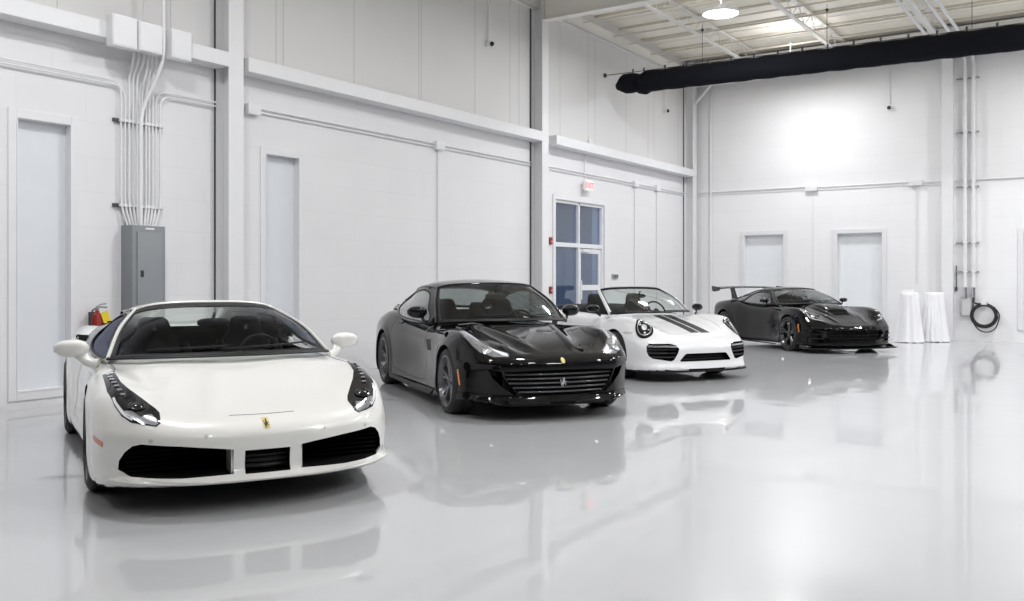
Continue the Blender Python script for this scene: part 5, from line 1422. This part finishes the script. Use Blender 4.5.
    b = MB(); b.tube([p+V((.01, 0, .0)) for p in cow], .016, 8, up=(0, 0, 1), sy=.6); b.build('cowl_seal', BP, root, 50)
    b = MB(); b.tube([p+V((.03, 0, .02)) for p in cow[17:29]], .007, 6); b.build('wiper', BP, root)
    fit_interior(root, c, -1.30, .33, .36, 1.19, -.38, .66, .86, (-.86, .36, .90, .18), (-.80, 1.16), False, .22)
    # folded soft top and engine lid
    b = MB(); rings = []
    for x, hw, z0, z1 in ((-1.86, .50, .84, .93), (-1.92, .60, .84, .985), (-2.05, .66, .86, 1.01), (-2.25, .68, .88, 1.01), (-2.42, .66, .88, .985), (-2.52, .60, .88, .94)):
        rings.append([V((x, py, pz)) for py, pz in sup(0, (z0+z1)/2, hw, (z1-z0)/2, 28, 4)])
    b.loft(rings); b.build('folded_soft_top', pmat('black_canvas', (.014, .014, .015), .85), root, 60)
    b = MB(); b.prism(sup(-1.55, 0, .12, .70, 24, 5), .78, .80, 'xy'); b.build('rear_shelf', M['leather'], root)
    b = MB(); rings = [[V((x, y, z+dz)) for x, z, dz in ((-2.95, .925, 0), (-3.2, .90, 0), (-3.3, .93, 0), (-3.28, .955, 0), (-3.0, .95, 0))] for y in (-.72, -.65, 0, .65, .72)]
    b.loft(rings); b.build('rear_spoiler', paint, root, 50)
    return root, surf, body, paint, c
# ------------------------------------------------------------------ black winged car
def car_black_winged():
    paint = pmat('deep_black_paint', (.004, .004, .0045), .05, coat=.42, coat_rough=.02, spec=.08, var=(2, .02))
    root = empty('sports_car', (-5.025, 18.994, 0), math.radians(47.9-90), 'glossy black sports car with a tall rear wing, nearest the back wall', 'car')
    c = dict(
        arch=[(0, .34, .385), (-2.71, .35, .40)],
        W=[(-3.5, .84), (-3.3, .92), (-3.0, .97), (-2.7, .983), (-2.3, .975), (-1.6, .92), (-1.0, .91), (-.5, .94), (0, .975), (.4, .97), (.8, .955), (1.2, .94)],
        v=[0, .3, .5, .65, .78, .88, .95, 1.0],
        T={.98: [.50, .50, .49, .485, .48, .47, .45, .42], .85: [.54, .54, .535, .545, .56, .55, .52, .48], .65: [.62, .615, .61, .635, .665, .665, .62, .56], .4: [.715, .705, .70, .735, .785, .785, .73, .65],
           .1: [.80, .79, .765, .80, .855, .85, .79, .70], -.2: [.86, .85, .82, .83, .865, .855, .80, .72], -.6: [.90, .89, .865, .855, .86, .845, .80, .74], -1.0: [.89, .89, .89, .89, .885, .865, .82, .76],
           -1.8: [.92, .92, .92, .92, .91, .88, .83, .77], -2.5: [.98, .98, .975, .97, .965, .945, .88, .80], -3.0: [.97, .97, .965, .96, .95, .92, .86, .79], -3.5: [.93, .93, .93, .92, .90, .88, .83, .77]},
        pz=[.1, .18, .3, .45, .6, .75, .9, 1.05],
        P={1.1: [.96, .985, 1, 1, .99, .97, .95, .93], 0: [.95, .985, 1, 1.0, .995, .98, .95, .9], -.5: [.95, .985, .96, .95, .96, .965, .94, .9], -1.5: [.97, .99, .975, .965, .975, .97, .93, .88], -2.7: [.95, .985, 1, 1.0, .995, .98, .95, .86]},
        Fz=[(0, .9), (.12, .94), (.2, .95), (.3, .94), (.42, .96), (.5, .95), (.56, .90), (.7, .75)],
        sweep=[(0, 0), (.3, .03), (.5, .08), (.65, .15), (.75, .20), (.85, .27), (.90, .33), (.95, .45), (1.0, .7)],
        Rz=[(0, -3.3), (.2, -3.4), (.5, -3.5), (.95, -3.52), (1.1, -3.5)], rsweep=[(0, 0), (.6, .03), (.85, .1), (.95, .2)],
        zb=[(-3.5, .22), (-2.9, .14), (.6, .13), (.8, .12), (1.0, .12)], under=.16,
        core=((-3.2, -.55, .28), (.5, .55, .40)), outer=((-3.85, -1.25, -.1), (1.3, 1.25, 1.35)), k=.05, kf=.05, flare=.012,
        cockpit=[(-.58, 0), (-.64, .35), (-.82, .62), (-1.1, .72), (-2.2, .72), (-2.6, .6), (-2.7, 0)],
    )
    def ex(x, y, z):
        yc = .30+.24*np.clip((.7-x)/1.1, 0, 1.1)
        cr = .014*np.exp(-((y-yc)/.04)**2)*np.clip((.85-x)/.3, 0, 1)*np.clip((x+.7)/.2, 0, 1)
        s = 1/(1+np.exp((y-.30)/.018))*np.exp(-((x-.0)/.42)**4)
        return .035*s+cr, -.05*np.exp(-((x+.62)/.16)**2-((z-.5)/.2)**2), 0*x
    c['extra'] = ex
    gr = [(.0, .245), (.50, .25), (.58, .30), (.62, .40), (.56, .45), (0, .465)]
    gr = gr+[(-y, z) for y, z in gr[-2:0:-1]]
    sc = [(.66, .21), (.84, .23), (.87, .30), (.86, .40), (.80, .44), (.70, .40)]
    c['intakes'] = [(gr, .72, 1.2), (sc, .45, 1.2), ([(-y, z) for y, z in sc[::-1]], .45, 1.2)]
    body, surf = make_body(c, root, paint)
    G, BP, V = M['gloss_black'], M['black_plastic'], Vector
    b = MB(); b.box((.73, 0, .35), (.02, 1.2, .24))
    for k in range(-5, 6): b.box((.76, k*.1, .35), (.02, .006, .22))
    for z in (.28, .34, .40): b.tube([(.78, -.56, z), (.87, 0, z), (.78, .56, z)], .009, 6)
    b.build('grille', BP, root)
    b = MB(); b.tube([(.80, -.60, .44), (.90, -.35, .452), (.945, 0, .455), (.90, .35, .452), (.80, .60, .44)], .011, 8); b.build('grille_bar', G, root)
    strip(surf, [(-.075, .505), (0, .485), (.075, .505)], .022, 'x+', .004, .006, 12).build('nose_badge', M['silver'], root, 40)
    b = MB(); pl = [(1.0, 0), (.98, .45), (.90, .72), (.80, .95), (.50, .975)]; b.prism(spl([(x, -y) for x, y in pl[::-1]]+pl[1:], 60), .085, .108, 'xy')
    b.build('front_splitter', M['carbon'], root)
    for s in (-1, 1):
        b = MB(); b.prism([(.45, .10), (.86, .10), (.70, .115), (.60, .15), (.45, .15)], s*.955, s*.970, 'xz'); b.build('splitter_end_plate', M['carbon'], root)
        b = MB(); b.box((.62, s*.76, .32), (.02, .24, .22)); b.tube([(.84, s*.68, .28), (.70, s*.86, .29)], .01, 6); b.tube([(.84, s*.68, .36), (.70, s*.86, .37)], .01, 6); b.build('brake_duct_grille', BP, root)
        ol = [(.20, .80), (.40, .735), (.56, .665), (.70, .55), (.70, .66), (.62, .80), (.46, .865), (.30, .86)]
        P = [(x, s*y, on(surf, x, s*y)[0].z) for x, y in ol][::s]
        h = headlamp_pocket(root, surf, P)
        strip(surf, [(.27, s*.845), (.45, s*.83), (.60, s*.75), (.685, s*.60)], .020, 'z+', .006, .006, 24).build('light_bar', pmat('dim_light_bar', (.38, .39, .40), .3, coat=.5), h, 40)
        lamp_ball(surf, h, .55, s*.735, .036, M['lamp_silver']); lamp_ball(surf, h, .40, s*.79, .036, M['lamp_silver'])
        fm = 'y+' if s > 0 else 'y-'
        strip(surf, [(.40, .55), (.435, .40)], .030, fm, .003, .006, 10).build('side_marker', M['amber'], root, 40)
        wrap(surf, spl([(-.42, .70), (-.56, .78), (-.70, .74), (-.72, .5), (-.62, .30), (-.50, .26), (-.52, .45)], 30, True), (), fm, off=.002, th=.012).build('fender_vent', BP, root, None)
        for z in (.40, .50, .60): strip(surf, [(-.54, z), (-.69, z+.02)], .012, fm, .007, .006, 8).build('vent_slat', G, root, 40)
        for pa in ([(-.86, .86), (-.92, .6), (-.84, .25)], [(-2.05, .88), (-2.12, .6), (-2.0, .28)], [(-.84, .25), (-1.4, .235), (-2.0, .28)]): strip(surf, pa, .006, fm, .0008).build('panel_gap', BP, root, None)
        strip(surf, [(-.50, s*.70), (-.1, s*.715), (.25, s*.70), (.60, s*.52), (.78, s*.25), (.80, 0)], .005, off=.0008).build('panel_gap', BP, root, None)
        wrap(surf, spl([(-2.22, s*.80), (-2.45, s*.90), (-2.55, s*.86), (-2.30, s*.74)], 20, True), (), 'z+', off=.003, th=.012).build('quarter_intake', M['void'], root, None)
        b = MB(); b.prism([(-.5, s*.93), (-.5, s*.985), (-2.25, s*.995), (-2.25, s*.93)][::s], .10, .118, 'xy'); b.build('side_skirt', M['carbon'], root)
        door_mirror(root, (-.93, .945, .985), (.13, .18, .10), (-.92, .86, .90), G, s, .016)
        for x, w, yc, r in ((0, .285, .83, .345), (-2.71, .335, .81, .355)): make_wheel(root, x, s*yc, r, w, .258, 'five_twin', M['rim_black'])
        b = MB(); b.prism(sup(s*.60, .80, .16, .05, 20, 4), -3.50, -3.44, 'yz'); b.build('tail_lamp', M['red_marker'], root)
    b = MB(); b.prism([(-3.2, -.8), (-3.2, .8), (.45, .62), (.45, -.62)], .125, .15, 'xy'); b.build('undertray', M['void'], root)
    # bonnet: raised engine cover with an opening
    b = MB(); rings = []
    for x, hw, dz in ((-.36, .20, .0), (-.30, .26, .035), (-.05, .27, .06), (.18, .255, .055), (.25, .24, .035)):
        rings.append([V((x, y, on(surf, x, y)[0].z+dz*(1-(abs(y)/hw)**6)-(.012 if abs(y) > hw*.98 else 0))) for y in [hw*(-1+2*i/16) for i in range(17)]]+[V((x, y, on(surf, x, y)[0].z-.02)) for y in [hw*(1-2*i/16) for i in range(17)]])
    b.loft(rings); b.build('bonnet_dome', M['carbon'], root, 50)
    wrap(surf, [(.26, -.20), (.26, .20), (.42, .17), (.42, -.17)], (), 'z+', off=.003, th=.01).build('bonnet_vent', M['void'], root, None)
    c.update(
        cowl=[(-.44, 0, .925), (-.48, .33, .922), (-.60, .60, .912), (-.74, .755, .90)], header=[(-1.20, 0, 1.228), (-1.22, .25, 1.224), (-1.27, .42, 1.208), (-1.36, .52, 1.172)],
        amid=(-1.05, .655, 1.05), ws_bulge=.02, frit_low=1, frit_top=1, roofmat=M['carbon'], pillarmat=G, headermat=G, railmat=G,
        rail_f=[(-1.6, .555, 1.19), (-1.85, .55, 1.185)], rear_header=[(-2.05, 0, 1.22), (-2.05, .25, 1.215), (-2.06, .42, 1.195), (-2.08, .535, 1.155)], rail_r=[(-2.45, .56, 1.07), (-2.85, .60, .995)],
        deck=[(-3.15, 0, .985), (-3.12, .35, .98), (-3.08, .62, .965)], back_frame=(2, 2, 4), belt=[(-1.2, .865, .89), (-1.8, .86, .91), (-2.3, .83, .95), (-2.75, .74, .97)],
        dlo=[[(-.98, .915), (-1.5, .915), (-1.98, .935), (-2.02, 1.0), (-1.90, 1.11), (-1.65, 1.145), (-1.35, 1.13), (-1.12, 1.03)], [(-2.10, .955), (-2.50, .985), (-2.35, 1.04), (-2.08, 1.09), (-2.05, 1.05)]],
        side_bulge=.015, roof_bulge=.01, pillar_r=.028, header_r=.018)
    make_cabin(c, root, paint)
    fit_interior(root, c, -1.62, .30, .38, 1.08, -.60, .66, .85, (-1.10, .38, .84, .18), (-1.02, 1.10), False, .28, (-2.12, .95, .60))
    # tall rear wing on two uprights
    w = MB(); rings = []
    for y in (-.84, -.6, -.3, 0, .3, .6, .84):
        dz = -.035*(abs(y)/.84)**3
        rings.append([V((x, y, z+dz)) for x, z in ((-3.18, 1.235), (-3.22, 1.255), (-3.32, 1.262), (-3.42, 1.255), (-3.52, 1.268), (-3.50, 1.245), (-3.40, 1.228), (-3.28, 1.222), (-3.20, 1.225))])
    w.loft(rings); wing = w.build('rear_wing', M['carbon'], root, 40)
    for s in (-1, 1):
        b = MB(); b.prism([(-3.14, 1.24), (-3.54, 1.27), (-3.55, 1.16), (-3.42, 1.135), (-3.18, 1.16)], s*.835, s*.85, 'xz'); b.build('wing_end_plate', M['carbon'], wing)
        b = MB(); b.prism([(-3.05, .93), (-3.16, 1.10), (-3.24, 1.235), (-3.42, 1.235), (-3.36, 1.10), (-3.32, .91)], s*.42, s*.445, 'xz'); b.build('wing_upright', M['carbon'], wing)
    return root, surf, body, paint, c
CARS = [car_white_front, car_black_coupe, car_white_open, car_black_winged]
LAMP_W = 163.; EXPOSURE = 0.
car_mats()
mm = build_room()
build_fittings(mm)
build_camera()
SURF = {}
for fn in CARS:
    r = fn()
